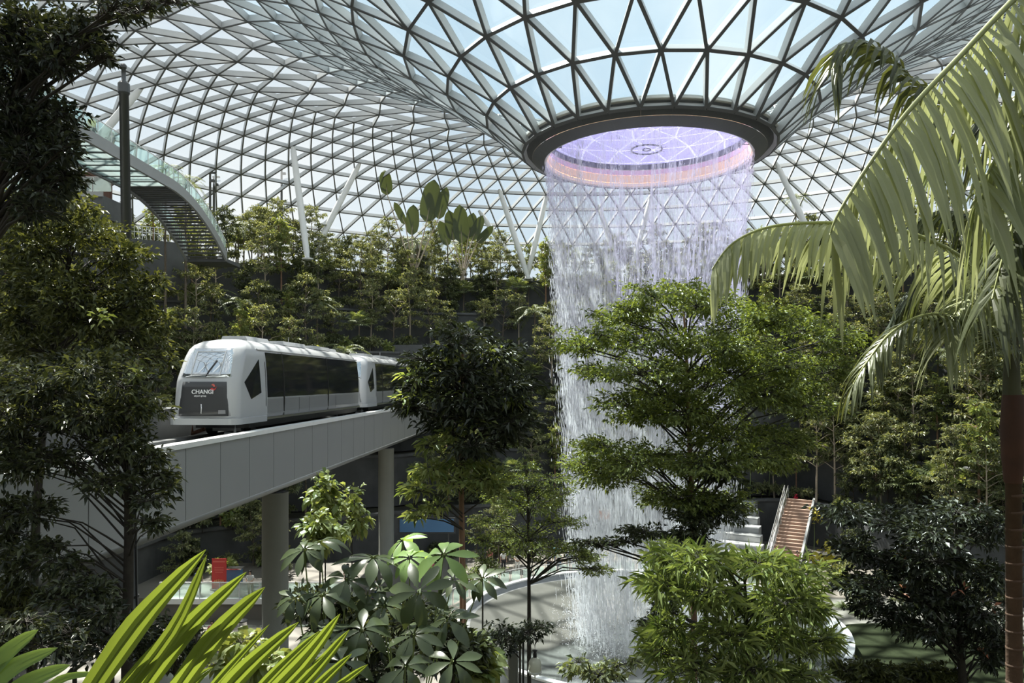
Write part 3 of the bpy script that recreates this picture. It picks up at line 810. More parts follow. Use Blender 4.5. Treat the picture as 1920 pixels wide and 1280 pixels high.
# ------------------------------------------------------------------ tall pole, far lamp posts
def build_poles():
    b = P(241, 700, 19.0); tp = P(231.5, 120, 19.0); b = b + (tp - b) * ((b[2] - 3.4) / (b[2] - tp[2])); b[2] = 3.4
    t = thing('steel_pole', 'tall dark steel pole standing behind the left foliage', 'pole', b)
    v = nrm(tp - b); ln = np.linalg.norm(tp - b)
    part('shaft', G().tube([b, b + v*(ln - 0.72)], [0.155, 0.115], 20), 'pole_dark', t, True)
    c = b + v*(ln - 0.80)
    part('collar', G().tube([c, c + v*0.05, c + v*0.28, c + v*0.33], [0.12, 0.145, 0.145, 0.11], 20), 'pole_dark', t)
    part('mast', G().tube([c + v*0.3, c + v*0.72], 0.055, 14), 'pole_dark', t, True)
    part('cap', G().tube([c + v*0.7, c + v*0.76, c + v*0.80], [0.075, 0.08, 0.05], 14), 'pole_dark', t)
    for k in (6.0, 9.5): part('cable_clip', G().tube([b + v*k, b + v*(k + 0.06)], 0.165, 16), 'black', t)
    part('cable', G().tube([b + np.array([0.15, -0.06, 0.3]), b + np.array([0.15, -0.06, 0]) + v*8.5], 0.018, 6), 'black', t)
    for px, py, d, h, lab in ((394, 322, 74, 7.5, 'left of two thin dark lamp posts past the footbridge'), (401, 330, 76, 7.0, 'right of two thin dark lamp posts past the footbridge'),
                              (528, 310, 80, 8.0, 'thin lamp post with short arm left of the upright white column')):
        tp = P(px, py, d); bz = tp[2] - h
        t = thing('lamp_post', lab, 'lamp post', (tp[0], tp[1], bz))
        part('post', G().tube([(tp[0], tp[1], bz), tp], [0.14, 0.10], 10), 'pole_dark', t, True)
        part('lamp_head', G().box(tp + np.array([0.25, 0, -0.1]), (0.7, 0.25, 0.16)), 'pole_dark', t)
        part('lamp_head', G().box(tp + np.array([0.2, 0, -0.9]), (0.5, 0.25, 0.25)), 'pole_dark', t)
    # camera pole and lantern below the small tree
    d = 20.0; q = P(962, 1222, d); bz = ground_z(q[0], q[1])
    t = thing('camera_pole', 'grey post with a tubular arm beside the pale lantern', 'pole', (q[0], q[1], bz))
    part('post', G().tube([(q[0], q[1], bz), (q[0], q[1], q[2])], 0.15, 20), 'train_grey', t, True)
    part('post_cap', G().tube([q, q + np.array([0, 0, 0.35])], [0.13, 0.10], 16), 'pole_dark', t)
    part('arm', G().tube([q + np.array([0.1, 0, 0.42]), q + np.array([-0.22, 0, 0.42])], 0.05, 10), 'pole_dark', t)
    part('camera_body', G().tube([q + np.array([-0.2, 0, 0.41]), q + np.array([-0.65, -0.05, 0.44])], 0.075, 14), 'white', t, True)
    d = 19.0; q = P(1003, 1262, d)
    t = thing('hanging_lantern', 'small cream lantern hanging from a dark hook beside the slim tree', 'lantern', q)
    z = q[2]
    part('body', G().lathe([(0.0, 0.0), (0.14, 0.0), (0.165, 0.06), (0.165, 0.28), (0.13, 0.36), (0.05, 0.42), (0.0, 0.42)], 20, c=q), 'lantern', t, True)
    part('band', G().lathe([(0.16, 0.03), (0.175, 0.03), (0.175, 0.07), (0.16, 0.07)], 20, c=q, closed=True), 'coping', t)
    for a in range(3):
        an = a * 2*PI/3 + 0.5; part('foot', G().tube([q + np.array([0.13*math.cos(an), 0.13*math.sin(an), 0.03]), q + np.array([0.15*math.cos(an), 0.15*math.sin(an), -0.08])], 0.02, 6), 'lantern', t)
    part('neck', G().lathe([(0.05, 0.42), (0.05, 0.5), (0.03, 0.55), (0.07, 0.60), (0.0, 0.62)], 14, c=q), 'black', t)
    part('hook', G().tube([q + np.array([0, 0, 0.6]), q + np.array([0, 0, 0.75]), q + np.array([0.06, 0, 0.85]), q + np.array([0.02, 0, 1.0]), q + np.array([-0.3, 0.3, 1.05])], 0.015, 6), 'black', t)
    part('hook_post', G().tube([q + np.array([-0.3, 0.3, 1.08]), np.array([q[0]-0.3, q[1]+0.3, ground_z(q[0]-0.3, q[1]+0.3)])], 0.03, 8), 'black', t)
build_poles()

# ------------------------------------------------------------------ footbridge at the upper left
def build_bridge():
    xr, xl = -24.6, -28.0
    def zc(y): return 29.0 if y < 53 else 29.0 - 0.031 * (y - 53) ** 2 - 0.04*(y - 53)
    t = thing('footbridge', 'pale curved footbridge with glass floor and slatted underside at upper left', 'footbridge', (xr, 46, 28.5))
    y0, ys, ye = 33.0, 52.5, 63.0
    yy = np.concatenate([np.arange(y0, ys, 1.5), np.arange(ys, ye + 0.01, 0.75)])
    for nm, x, m_ in (('fascia', xr, 'fascia'), ('fascia', xl, 'train_grey')):
        g = G(); n = len(yy)
        V = []
        for y in yy:
            z = zc(y)
            V += [(x - 0.09, y, z - 0.12), (x + 0.09, y, z - 0.12), (x + 0.09, y, z + 0.62), (x - 0.09, y, z + 0.62)]
        i = np.arange(n - 1)[:, None]*4; j = np.arange(4)[None]; j2 = (j+1) % 4
        g.add(V, [np.stack([i+j, i+4+j, i+4+j2, i+j2], -1).reshape(-1, 4), np.array([[0,1,2,3]]), np.array([[3,2,1,0]]) + 4*(n-1)])
        part(nm, g, m_, t)
    # level part: cross beams and glass floor panels
    for y in np.arange(y0, ys, 1.3):
        part('cross_beam', G().box(((xr+xl)/2, y, 28.98), (xr - xl - 0.2, 0.10, 0.10)), 'pole_dark', t)
        if y + 1.3 < ys + 0.4:
            part('floor_panel', G().box(((xr+xl)/2, y + 0.65, 29.0), (xr - xl - 0.25, 1.18, 0.05)), 'deck_glass', t)
    # descending part: dark steps
    n = 26
    for k in range(n):
        y = ys + (ye - ys) * (k + 0.5) / n; z = zc(y)
        part('step', G().box(((xr+xl)/2, y, z + 0.04), (xr - xl - 0.25, (ye-ys)/n * 0.82, 0.10)), 'concrete_dark', t)
    part('landing', G().box(((xr+xl)/2, ye + 1.6, zc(ye) - 0.05), (xr - xl, 3.2, 0.3)), 'concrete_dark', t)
    # balustrade
    for x in (xr, xl):
        rail = G().tube([(x, y, zc(y) + 1.55) for y in yy], 0.035, 6)
        part('handrail', rail, 'steel_white', t)
        for k in range(len(yy) - 1):
            ya, yb = yy[k], yy[k+1]
            part('post', G().tube([(x, ya, zc(ya) + 0.6), (x, ya, zc(ya) + 1.55)], 0.025, 6), 'steel_grey', t)
            a, b = ya + 0.06, yb - 0.06
            part('glass_panel', G().prism([(x - 0.008, a, zc(a) + 0.66), (x - 0.008, b, zc(b) + 0.66), (x - 0.008, b, zc(b) + 1.48), (x - 0.008, a, zc(a) + 1.48)], (0.016, 0, 0)), 'rail_glass', t)
    # viewing deck behind it
    a = P(60, 372, 58); b = P(196, 362, 58)
    t = thing('viewing_deck', 'dark slab deck with glass balustrade under the footbridge', 'deck', (a[0], a[1], a[2]))
    x0, x1 = a[0] - 4, P(196, 0, 58)[0]; z = P(0, 366, 58)[2]
    part('slab', G().box(((x0+x1)/2, 60, z - 0.9), (x1 - x0, 4.5, 1.7)), 'concrete_dark', t)
    part('edge', G().box(((x0+x1)/2, 57.7, z), (x1 - x0 + 0.1, 0.12, 0.35)), 'fascia', t)
    k = 0
    for x in np.arange(x0, x1 - 0.5, 1.5):
        part('glass_panel', G().box((x + 0.72, 57.75, z + 0.78), (1.40, 0.02, 1.1)), 'rail_glass', t)
        part('post', G().box((x, 57.75, z + 0.75), (0.05, 0.05, 1.25)), 'steel_grey', t)
    part('handrail', G().box(((x0+x1)/2, 57.75, z + 1.38), (x1 - x0, 0.06, 0.05)), 'steel_white', t)
    part('shop_front', G().box(((x0+x1)/2 - 1, 62.6, z + 1.6), (x1 - x0 - 2, 0.4, 3.0)), 'palm_sheath', t)
    # railing on the terrace top
    t = thing('terrace_railing', 'thin steel railing on the dark wall below the footbridge', 'railing', P(250, 440, 60))
    pa, pb = P(150, 412, 56), P(345, 432, 66)
    for k in range(26):
        p = pa + (pb - pa) * k / 25; part('baluster', G().tube([p + np.array([0, 0, -1.1]), p], 0.025, 6), 'steel_white', t)
    for o_ in (0, -0.5): part('rail', G().tube([pa + np.array([0, 0, o_]), pb + np.array([0, 0, o_])], 0.03, 6), 'steel_white', t)
    pa2, pb2 = pa + np.array([0, 0.3, -1.1]), pb + np.array([0, 0.3, -1.1])
    part('kerb_wall', G().bar(pa2, pb2, 0.3, 4.2, drop=1.0), 'concrete_dark', t)
    # pale service block behind the traveller palms
    q = P(766, 470, 86)
    t = thing('service_block', 'plain grey rendered block behind the traveller palms', 'building', (q[0], q[1], 26.8))
    part('wall', G().box((q[0], q[1] + 4.5, 29.6), (3.8, 3.0, 5.6)), 'concrete', t)
    part('low_wall', G().box((q[0] + 0.5, q[1] + 2.6, 28.0), (2.4, 0.5, 2.6)), 'fascia', t)
build_bridge()

# ------------------------------------------------------------------ plaza furniture, left
def build_plaza():
    d = 46.0
    x0, x1 = P(300, 0, d)[0], P(665, 0, d)[0]
    z1 = 1.36
    t = thing('raised_deck', 'low pale raised deck with glass balustrade behind the guideway column', 'deck', ((x0+x1)/2, d, 0))
    part('slab', G().box(((x0+x1)/2 - 3, d + 4.6, z1/2), (x1 - x0 + 6, 9, z1)), 'plaza', t)
    part('edge_beam', G().box(((x0+x1)/2, d, z1 - 0.14), (x1 - x0, 0.25, 0.34)), 'coping', t)
    for x in np.arange(x0, x1 - 0.4, 1.25):
        part('glass_panel', G().box((x + 0.62, d - 0.03, z1 + 0.52), (1.18, 0.02, 0.92)), 'rail_glass', t)
        part('post', G().box((x, d - 0.03, z1 + 0.5), (0.05, 0.05, 1.0)), 'steel_white', t)
    part('handrail', G().box(((x0+x1)/2, d - 0.03, z1 + 1.03), (x1 - x0, 0.08, 0.06)), 'coping', t)
    # banner
    q = P(411, 1084, 48.0); 
    t = thing('red_banner', 'upright red advertising banner on the raised deck', 'banner', (q[0], q[1], z1))
    hb = 1.95
    part('sheet', G().box((q[0], q[1], z1 + 0.1 + hb/2), (0.95, 0.04, hb)), 'red', t)
    part('foot', G().box((q[0], q[1], z1 + 0.05), (1.05, 0.4, 0.1)), 'chrome', t)
    for zz, wd, hh, m_ in ((1.75, 0.8, 0.10, 'red_print'), (1.35, 0.6, 0.05, 'red_print'), (1.2, 0.6, 0.05, 'red_print'), (1.05, 0.5, 0.05, 'red_print')):
        part('print', G().box((q[0], q[1] - 0.025, z1 + 0.1 + zz), (wd, 0.012, hh)), m_, t)
    for k in range(5):
        an = -0.9 + k*0.45
        part('print', G().tube([(q[0] + 0.33*math.sin(an), q[1] - 0.03, z1 + 0.30 + 0.12*math.cos(an)), (q[0] + 0.33*math.sin(an), q[1] - 0.03, z1 + 0.56 + 0.12*math.cos(an))], [0.05, 0.07], 8), 'orange_sign', t)
    q = P(432, 1086, 49.5)
    t = thing('blue_stand', 'low dark blue display stand behind the red banner', 'stand', (q[0], q[1], z1))
    part('body', G().box((q[0], q[1], z1 + 0.5), (1.5, 0.5, 1.0)), 'blue_sign', t); part('top', G().box((q[0], q[1], z1 + 1.04), (1.7, 0.7, 0.08)), 'chrome', t)
    # bin
    q = P(455, 1196, 42.6)
    t = thing('litter_bin', 'round metal litter bin on the plaza below the balustrade', 'bin', (q[0], q[1], 0))
    part('body', G().lathe([(0.0, 0.05), (0.25, 0.05), (0.27, 1.05), (0.0, 1.05)], 20, c=(q[0], q[1], 0)), 'chrome', t, False)
    part('lid', G().lathe([(0.29, 1.05), (0.29, 1.12), (0.0, 1.2)], 20, c=(q[0], q[1], 0)), 'pole_dark', t)
    part('base', G().lathe([(0.0, 0.0), (0.3, 0.0), (0.28, 0.06)], 20, c=(q[0], q[1], 0)), 'pole_dark', t)
    # bench with sitters
    q = P(408, 1182, 42.0)
    t = thing('bench', 'long pale bench on the plaza below the glass balustrade', 'bench', (q[0], q[1], 0))
    for k in range(3): part('slat', G().box((q[0], q[1] - 0.16 + 0.16*k, 0.44), (2.6, 0.14, 0.05)), 'plaza', t)
    for s_ in (-1.1, 1.1): part('leg', G().box((q[0] + s_, q[1], 0.21), (0.1, 0.42, 0.42)), 'steel_grey', t)
    # shop signs
    for px, py, d, wd, hh, m_, nm, lab in ((800, 985, 57, 4.2, 1.0, 'blue_sign', 'shop_sign', 'long blue lit shop sign on dark wall behind the plants'),
                                           (1133, 965, 66, 0.95, 0.75, 'orange_sign', 'hanging_sign', 'small white framed orange sign seen through the foot of the waterfall')):
        q = P(px, py, d); t = thing(nm, lab, 'sign', (q[0], q[1], 0))
        part('face', G().box(q, (wd, 0.08, hh)), m_, t)
        part('frame', G().box(q + np.array([0, 0.06, 0]), (wd + 0.25, 0.06, hh + 0.25)), 'white' if wd < 2 else 'pole_dark', t)
        for s_ in (-0.4, 0.4): part('post', G().tube([(q[0] + s_*wd, q[1] + 0.1, 0), (q[0] + s_*wd, q[1] + 0.1, q[2])], 0.04, 8), 'pole_dark', t)
    # low rail round the far side of the pool
    t = thing('pool_railing', 'thin dark railing with glass round the far side of the pool', 'railing', (CX, CY + 13, 0))
    R = 13.2; A = np.radians(np.arange(38, 172, 4.5))
    part('handrail', G().tube([(CX + R*math.cos(a), CY + R*math.sin(a), 1.1) for a in A], 0.035, 6), 'steel_grey', t)
    for a, b in zip(A[:-1], A[1:]):
        part('post', G().tube([(CX + R*math.cos(a), CY + R*math.sin(a), 0), (CX + R*math.cos(a), CY + R*math.sin(a), 1.1)], 0.025, 6), 'steel_grey', t)
        p0 = np.array([CX + R*math.cos(a + 0.01), CY + R*math.sin(a + 0.01), 0.1]); p1 = np.array([CX + R*math.cos(b - 0.01), CY + R*math.sin(b - 0.01), 0.1])
        part('glass_panel', G().bar(p0, p1, 0.015, 0.9, drop=0.0), 'rail_glass', t)
build_plaza()

# ------------------------------------------------------------------ stairs and seating, right
def build_stairs():
    a = np.array([21.8, 59.0]); b = np.array([25.9, 66.0]); ln = np.linalg.norm(b - a); u = (b - a)/ln; nl = np.array([-u[1], u[0]]); rz = math.atan2(u[1], u[0])
    n = 20; z1 = 4.4
    t = thing('stairs', 'straight flight of brownish steps climbing the right terrace', 'stairs', (*a, 0))
    sg = G().box((0, 0, 0), (ln/n*1.05, 2.3, z1/n)).mesh('step')
    for k in range(n):
        p = a + u * ln * (k + 0.5)/n; z = z1 * (k + 0.5)/n
        o = part('step', sg, 'wood_step', t, world=False, loc=np.array([p[0], p[1], z]) - origin(t)); o.rotation_euler.z = rz
    ap = np.append
    for off in (1.25, -1.25):
        part('stringer', G().bar(ap(a + nl*off, 0.0), ap(b + nl*off, z1), 0.18, 0.5, drop=0.5), 'stone_step', t)
    for off in (1.25, 0.95):
        for h in (0.55, 1.05): part('handrail', G().tube([ap(a + nl*off, h + 0.1), ap(b + nl*off, z1 + h + 0.1)], 0.045, 8), 'chrome', t)
        for k in range(8):
            p = a + u*ln*k/7; z = z1*k/7; part('baluster', G().tube([ap(p + nl*off, z), ap(p + nl*off, z + 1.15)], 0.03, 6), 'chrome', t)
    # stone seating tiers left of the stairs
    for k in range(7):
        p = a + u*(0.9 + k*1.15) + nl*(3.9 + 0.25*k); h = 0.55*(k+1)
        s = thing('seating_tier', ['lowest', 'second', 'third', 'fourth', 'fifth', 'sixth', 'topmost'][k] + ' grey stone seating tier left of the stairs', 'seating', (*p, 0), 'stone seating tiers')
        part('block', G().box((p[0], p[1], h/2), (1.12, 4.6 - 0.2*k, h), rz), 'stone_step', s)
        part('seat_slab', G().box((p[0], p[1], h + 0.05), (1.0, 4.6 - 0.2*k, 0.10), rz), 'coping' if k % 2 else 'stone_step', s)
    q = a + nl*7.9 + u*2.4
    s = thing('stone_block', 'pale stone block at the end of the seating tiers', 'block', (*q, 0))
    part('body', G().box((q[0], q[1], 1.0), (1.6, 1.3, 2.0), rz), 'stone_step', s); part('cap', G().box((q[0], q[1], 2.06), (1.75, 1.45, 0.14), rz), 'coping', s)
    # dark low planters to the right of the stairs
    for k, (dx, dy, wd) in enumerate(((5.0, 1.0, 4.2), (8.6, 5.2, 3.6), (9.6, 1.2, 3.6))):
        p = a + np.array([dx, dy*0.6])
        s = thing('planter', ['low dark planter at the foot of the stairs', 'dark planter above the low one beside the stairs', 'dark planter furthest right of the stairs'][k], 'planter', (*p, 0), 'dark planters by the stairs')
        h = 0.8 + 0.7*k
        part('box', G().box((p[0], p[1], h/2), (wd, 1.4, h)), 'concrete_dark', s); part('rim', G().box((p[0], p[1], h + 0.04), (wd + 0.12, 1.52, 0.09)), 'stone_step', s)
        part('soil', G().box((p[0], p[1], h + 0.09), (wd - 0.2, 1.2, 0.04)), 'soil', s)
build_stairs()

# ------------------------------------------------------------------ people
def skin_mesh(name, V, E, R, sub=1):
    me = D.meshes.new(name); me.from_pydata(V, E, [])
    o = D.objects.new(name, me); COL.objects.link(o)
    m = o.modifiers.new('skin', 'SKIN'); m.use_smooth_shade = True
    if sub: s_ = o.modifiers.new('sub', 'SUBSURF'); s_.levels = sub; s_.render_levels = sub
    for i, r in enumerate(R):
        me.skin_vertices[0].data[i].radius = (r, r) if np.isscalar(r) else r
    me.skin_vertices[0].data[0].use_root = True
    dg = bpy.context.evaluated_depsgraph_get(); dg.update()
    r = D.meshes.new_from_object(o.evaluated_get(dg)); r.name = name
    D.objects.remove(o)
    return r

POSES = {}
def make_pose(key, hipz, kneeL, footL, kneeR, footR, handL, handR, elbL, elbR, lean=0.0):
    ch = (0, 0.5*lean, hipz + 0.34); nk = (0, lean, hipz + 0.52); hd = (0, lean - 0.02, hipz + 0.63); tp = (0, lean - 0.02, hipz + 0.74)
    V = [(0, 0, hipz), (0, 0.25*lean, hipz + 0.18), ch, nk, hd, tp]
    R = [(0.15, 0.11), (0.13, 0.10), (0.155, 0.11), 0.055, (0.075, 0.09), (0.07, 0.08)]
    E = [(0,1),(1,2),(2,3),(3,4),(4,5)]
    def limb(root, pts, rs):
        p = root
        for q, r in zip(pts, rs): V.append(tuple(q)); R.append(r); E.append((p, len(V)-1)); p = len(V)-1
        return p
    for s_, kn, ft in ((-1, kneeL, footL), (1, kneeR, footR)):
        ft = np.array(ft); e = limb(0, [(s_*0.095, 0, hipz - 0.06), kn, ft, ft + np.array([0, -0.15, -0.03])], [0.085, 0.06, 0.042, 0.035])
    for s_, el, hn in ((-1, elbL, handL), (1, elbR, handR)):
        hn = np.array(hn); el = np.array(el); dv = nrm(hn - el)
        e = limb(2, [(s_*0.18, lean*0.8, hipz + 0.43), el, hn, hn + dv*0.05], [0.052, 0.04, 0.03, 0.034])
        sd = nrm(np.cross(dv, (0, 1, 0.2)))
        for k in range(4): limb(e, [hn + dv*(0.10 - 0.005*abs(k - 1.5)) + sd*0.018*(k - 1.5), hn + dv*(0.15 - 0.008*abs(k-1)) + sd*0.02*(k - 1.5)], [0.010, 0.008])
        limb(e, [hn + dv*0.04 + sd*0.045, hn + dv*0.08 + sd*0.055], [0.011, 0.009])
    body = skin_mesh('body', V, E, R, 1)
    # clothes follow the same joints, a little larger
    sV = [V[0], V[1], V[2], (0, lean*0.9, hipz + 0.47)]; sR = [(0.17, 0.13), (0.155, 0.12), (0.18, 0.13), (0.09, 0.08)]; sE = [(0,1),(1,2),(2,3)]
    for s_, el in ((-1, elbL), (1, elbR)):
        sh = np.array((s_*0.18, lean*0.8, hipz + 0.43)); md = sh + (np.array(el) - sh)*0.75
        sV += [tuple(sh), tuple(md)]; sR += [0.068, 0.058]; k = len(sV); sE += [(2, k-2), (k-2, k-1)]
    shirt = skin_mesh('shirt', sV, sE, sR, 1)
    tV = [(0, 0, hipz + 0.04)]; tR = [(0.165, 0.125)]; tE = []
    for s_, kn, ft in ((-1, kneeL, footL), (1, kneeR, footR)):
        kn = np.array(kn); ft = np.array(ft)
        tV += [(s_*0.10, 0, hipz - 0.06), tuple(kn), tuple(kn + (ft - kn)*0.85)]; tR += [0.105, 0.078, 0.062]; k = len(tV)
        tE += [(0, k-3), (k-3, k-2), (k-2, k-1)]
    trousers = skin_mesh('trousers', tV, tE, tR, 1)
    g = G(); hc = np.array(hd) + np.array([0, 0.02, 0.045])
    g.lathe([(0.0, 0.125), (0.06, 0.11), (0.092, 0.06), (0.1, 0.0), (0.092, -0.05), (0.07, -0.09)], 14, c=hc)
    V_ = g.v[0]; V_[:, 1] = hc[1] + (V_[:, 1] - hc[1])*1.12 + 0.012; front = V_[:, 1] < hc[1] - 0.055
    V_[front & (V_[:, 2] < hc[2] + 0.05), 1] = hc[1] - 0.03; 
    hair = g.mesh('hair', True)
    f = G()
    for s_ in (-1, 1): f.lathe([(0, 0.012), (0.010, 0.006), (0.012, 0), (0.010, -0.006), (0, -0.012)], 6, c=(s_*0.03, hd[1] - 0.083, hd[2] + 0.02))
    eyes = f.mesh('eyes')
    f = G().add([(0, hd[1] - 0.115, hd[2] - 0.012), (-0.014, hd[1] - 0.08, hd[2] - 0.02), (0.014, hd[1] - 0.08, hd[2] - 0.02), (0, hd[1] - 0.08, hd[2] + 0.03)], [np.array([[0, 1, 2], [0, 3, 1], [0, 2, 3]])])
    nose = f.mesh('nose')
    POSES[key] = dict(body=body, shirt=shirt, trousers=trousers, hair=hair, eyes=eyes, nose=nose)
make_pose('stand', 0.92, (-0.10, -0.02, 0.50), (-0.11, 0.02, 0.06), (0.10, -0.02, 0.50), (0.12, 0.02, 0.06), (-0.24, -0.06, 0.86), (0.24, -0.05, 0.86), (-0.25, 0.03, 1.10), (0.25, 0.03, 1.10))
make_pose('walk', 0.91, (-0.10, -0.16, 0.50), (-0.10, -0.22, 0.06), (0.10, 0.08, 0.50), (0.10, 0.34, 0.12), (-0.24, 0.16, 0.90), (0.24, -0.22, 0.92), (-0.25, 0.10, 1.10), (0.25, -0.04, 1.10), -0.03)
make_pose('lean', 0.90, (-0.11, -0.03, 0.50), (-0.13, 0.04, 0.06), (0.11, -0.06, 0.50), (0.12, 0.06, 0.06), (-0.10, -0.42, 1.08), (0.14, -0.42, 1.08), (-0.24, -0.16, 1.10), (0.25, -0.16, 1.10), -0.12)
make_pose('sit', 0.52, (-0.12, -0.44, 0.52), (-0.13, -0.46, 0.06), (0.12, -0.44, 0.52), (0.14, -0.42, 0.06), (-0.12, -0.32, 0.62), (0.12, -0.30, 0.62), (-0.26, -0.04, 0.70), (0.26, -0.04, 0.70), -0.03)

def person(px, d, z, pose, shirt, trousers, rz, label, x=None):
    X = (px - 960)/FPX*d if x is None else x
    t = thing('person', label, 'person', (X, d, z), None, rz)
    for nm, m_ in (('body', 'skin'), ('shirt', shirt), ('trousers', trousers), ('hair', 'hair'), ('eyes', 'hair'), ('nose', 'skin')):
        me = POSES[pose][nm]
        if not me.materials: me.materials.append(M[m_])
        o = D.objects.new(nm, me); COL.objects.link(o); o.parent = t
        o.material_slots[0].link = 'OBJECT'; o.material_slots[0].material = M[m_]
def build_people():
    person(470, 46.5, 1.36, 'lean', 'cloth_pale', 'cloth_tan', 0.0, 'person in pale top leaning on the glass balustrade by the column')
    person(372, 46.9, 1.36, 'stand', 'cloth_navy', 'cloth_dark', 0.6, 'person in navy top standing left of the red banner')
    person(398, 42.05, 0.0, 'sit', 'cloth_rose', 'cloth_denim', 0.2, 'person in rose top sitting on the bench, left of two')
    person(424, 42.05, 0.0, 'sit', 'cloth_pale', 'cloth_dark', -0.2, 'person in pale top sitting on the bench, right of two')
    person(362, 41.0, 0.0, 'walk', 'cloth_tan', 'cloth_dark', 1.2, 'person in tan top walking past the bench')
    person(652, 48.0, 1.36, 'stand', 'cloth_rose', 'cloth_dark', 0.4, 'person in rose top standing behind the umbrella plant')
    person(705, 50.0, 0.0, 'walk', 'cloth_grey', 'cloth_denim', 1.4, 'person in grey top walking between the guideway columns')
    person(808, 55.0, 0.0, 'stand', 'cloth_rose', 'cloth_rose', 0.2, 'person dressed all in rose below the blue sign')
    person(918, 58.5, 0.0, 'stand', 'cloth_rose', 'cloth_dark', -0.3, 'person in rose top and dark trousers left of the small tree')
    person(1043, 60.0, 0.0, 'stand', 'cloth_sky', 'cloth_denim', 0.1, 'person in bright blue top beside the waterfall')
    person(970, 57.6, 0.0, 'lean', 'cloth_pale', 'cloth_pale', 0.0, 'person in white clothes at the pool railing behind the small tree')
    person(944, 57.9, 0.0, 'stand', 'cloth_pale', 'cloth_dark', 0.3, 'person in white top and dark trousers at the pool railing')
    for k, (px, s_, tr) in enumerate(((1030, 'cloth_grey', 'cloth_dark'), (1048, 'cloth_pale', 'cloth_denim'), (1066, 'cloth_navy', 'cloth_tan'))):
        person(px, 57.4 + 0.2*k, 0.0, 'stand', s_, tr, 0.3*k - 0.3, ['person in grey top at the pool railing by the falling water', 'person in pale top and denim at the pool railing by the water', 'person in navy top and tan trousers at the pool railing'][k])
    person(1463, 56.0, 0.0, 'walk', 'cloth_grey', 'cloth_denim', 0.2, 'person in grey top walking below the stairs, left one')
    person(1517, 55.5, 0.0, 'walk', 'cloth_pale', 'cloth_dark', -0.4, 'person in pale top walking below the stairs, right one')
    person(1495, 57.5, 0.0, 'stand', 'cloth_rose', 'cloth_dark', -0.2, 'person in rose top standing at the foot of the stairs')
    person(1796, 34.0, 0.0, 'stand', 'cloth_pale', 'cloth_tan', -0.5, 'person in pale top at lower right behind the dark tree')
    person(0, 43.5, 29.12, 'stand', 'cloth_yellow', 'cloth_dark', 1.2, 'person in bright yellow top on the footbridge', x=-24.95)
    person(0, 46.5, 29.12, 'walk', 'cloth_dark', 'cloth_dark', 2.9, 'person in dark clothes walking on the footbridge', x=-25.4)
    person(0, 41.3, 29.12, 'walk', 'cloth_pale', 'cloth_denim', 2.9, 'person in pale top on the footbridge behind the yellow one', x=-25.3)
build_people()

# ------------------------------------------------------------------ plants
def add_leaves(g, pos, dv, L, W, rg, upr=0.45, droop=0.18, fold=0.22, seg=1):
    """Leaves as folded blades: pos and dv are Nx3, L and W are N."""
    n = len(pos)
    up = nrm(np.array([0, 0, 1.0]) + rg.normal(0, upr, (n, 3)))
    dv = nrm(dv); sd = nrm(np.cross(dv, up)); nn = np.cross(sd, dv)
    L = L[:, None]; W = W[:, None]
    dn = np.array([0, 0, -1.0])
    if seg == 1:
        tip = pos + dv*L + dn*L*droop
        mid = pos + dv*L*0.45 + nn*W*fold
        V = np.stack([pos, mid - sd*W/2, tip, mid + sd*W/2], 1)
        b = (np.arange(n)*4)[:, None]
        F = np.concatenate([b + np.array([[0, 2, 1]]), b + np.array([[0, 3, 2]])])
    else:
        a = pos + dv*L*0.30 + nn*W*fold*0.5; c = pos + dv*L*0.70 + dn*L*droop*0.35 + nn*W*fold*0.5
        tip = pos + dv*L + dn*L*droop; m1 = pos + dv*L*0.30; m2 = pos + dv*L*0.70 + dn*L*droop*0.35
        V = np.stack([pos, a - sd*W*0.45, m1, a + sd*W*0.45, c - sd*W*0.42, m2, c + sd*W*0.42, tip], 1)
        b = (np.arange(n)*8)[:, None]
        g.add(V.reshape(-1, 3), [np.concatenate([b + np.array([q]) for q in ([0,2,1],[0,3,2],[4,5,7],[5,6,7])]), np.concatenate([b + np.array([q]) for q in ([1,2,5,4],[2,3,6,5])])])
        return
    g.add(V.reshape(-1, 3), F)

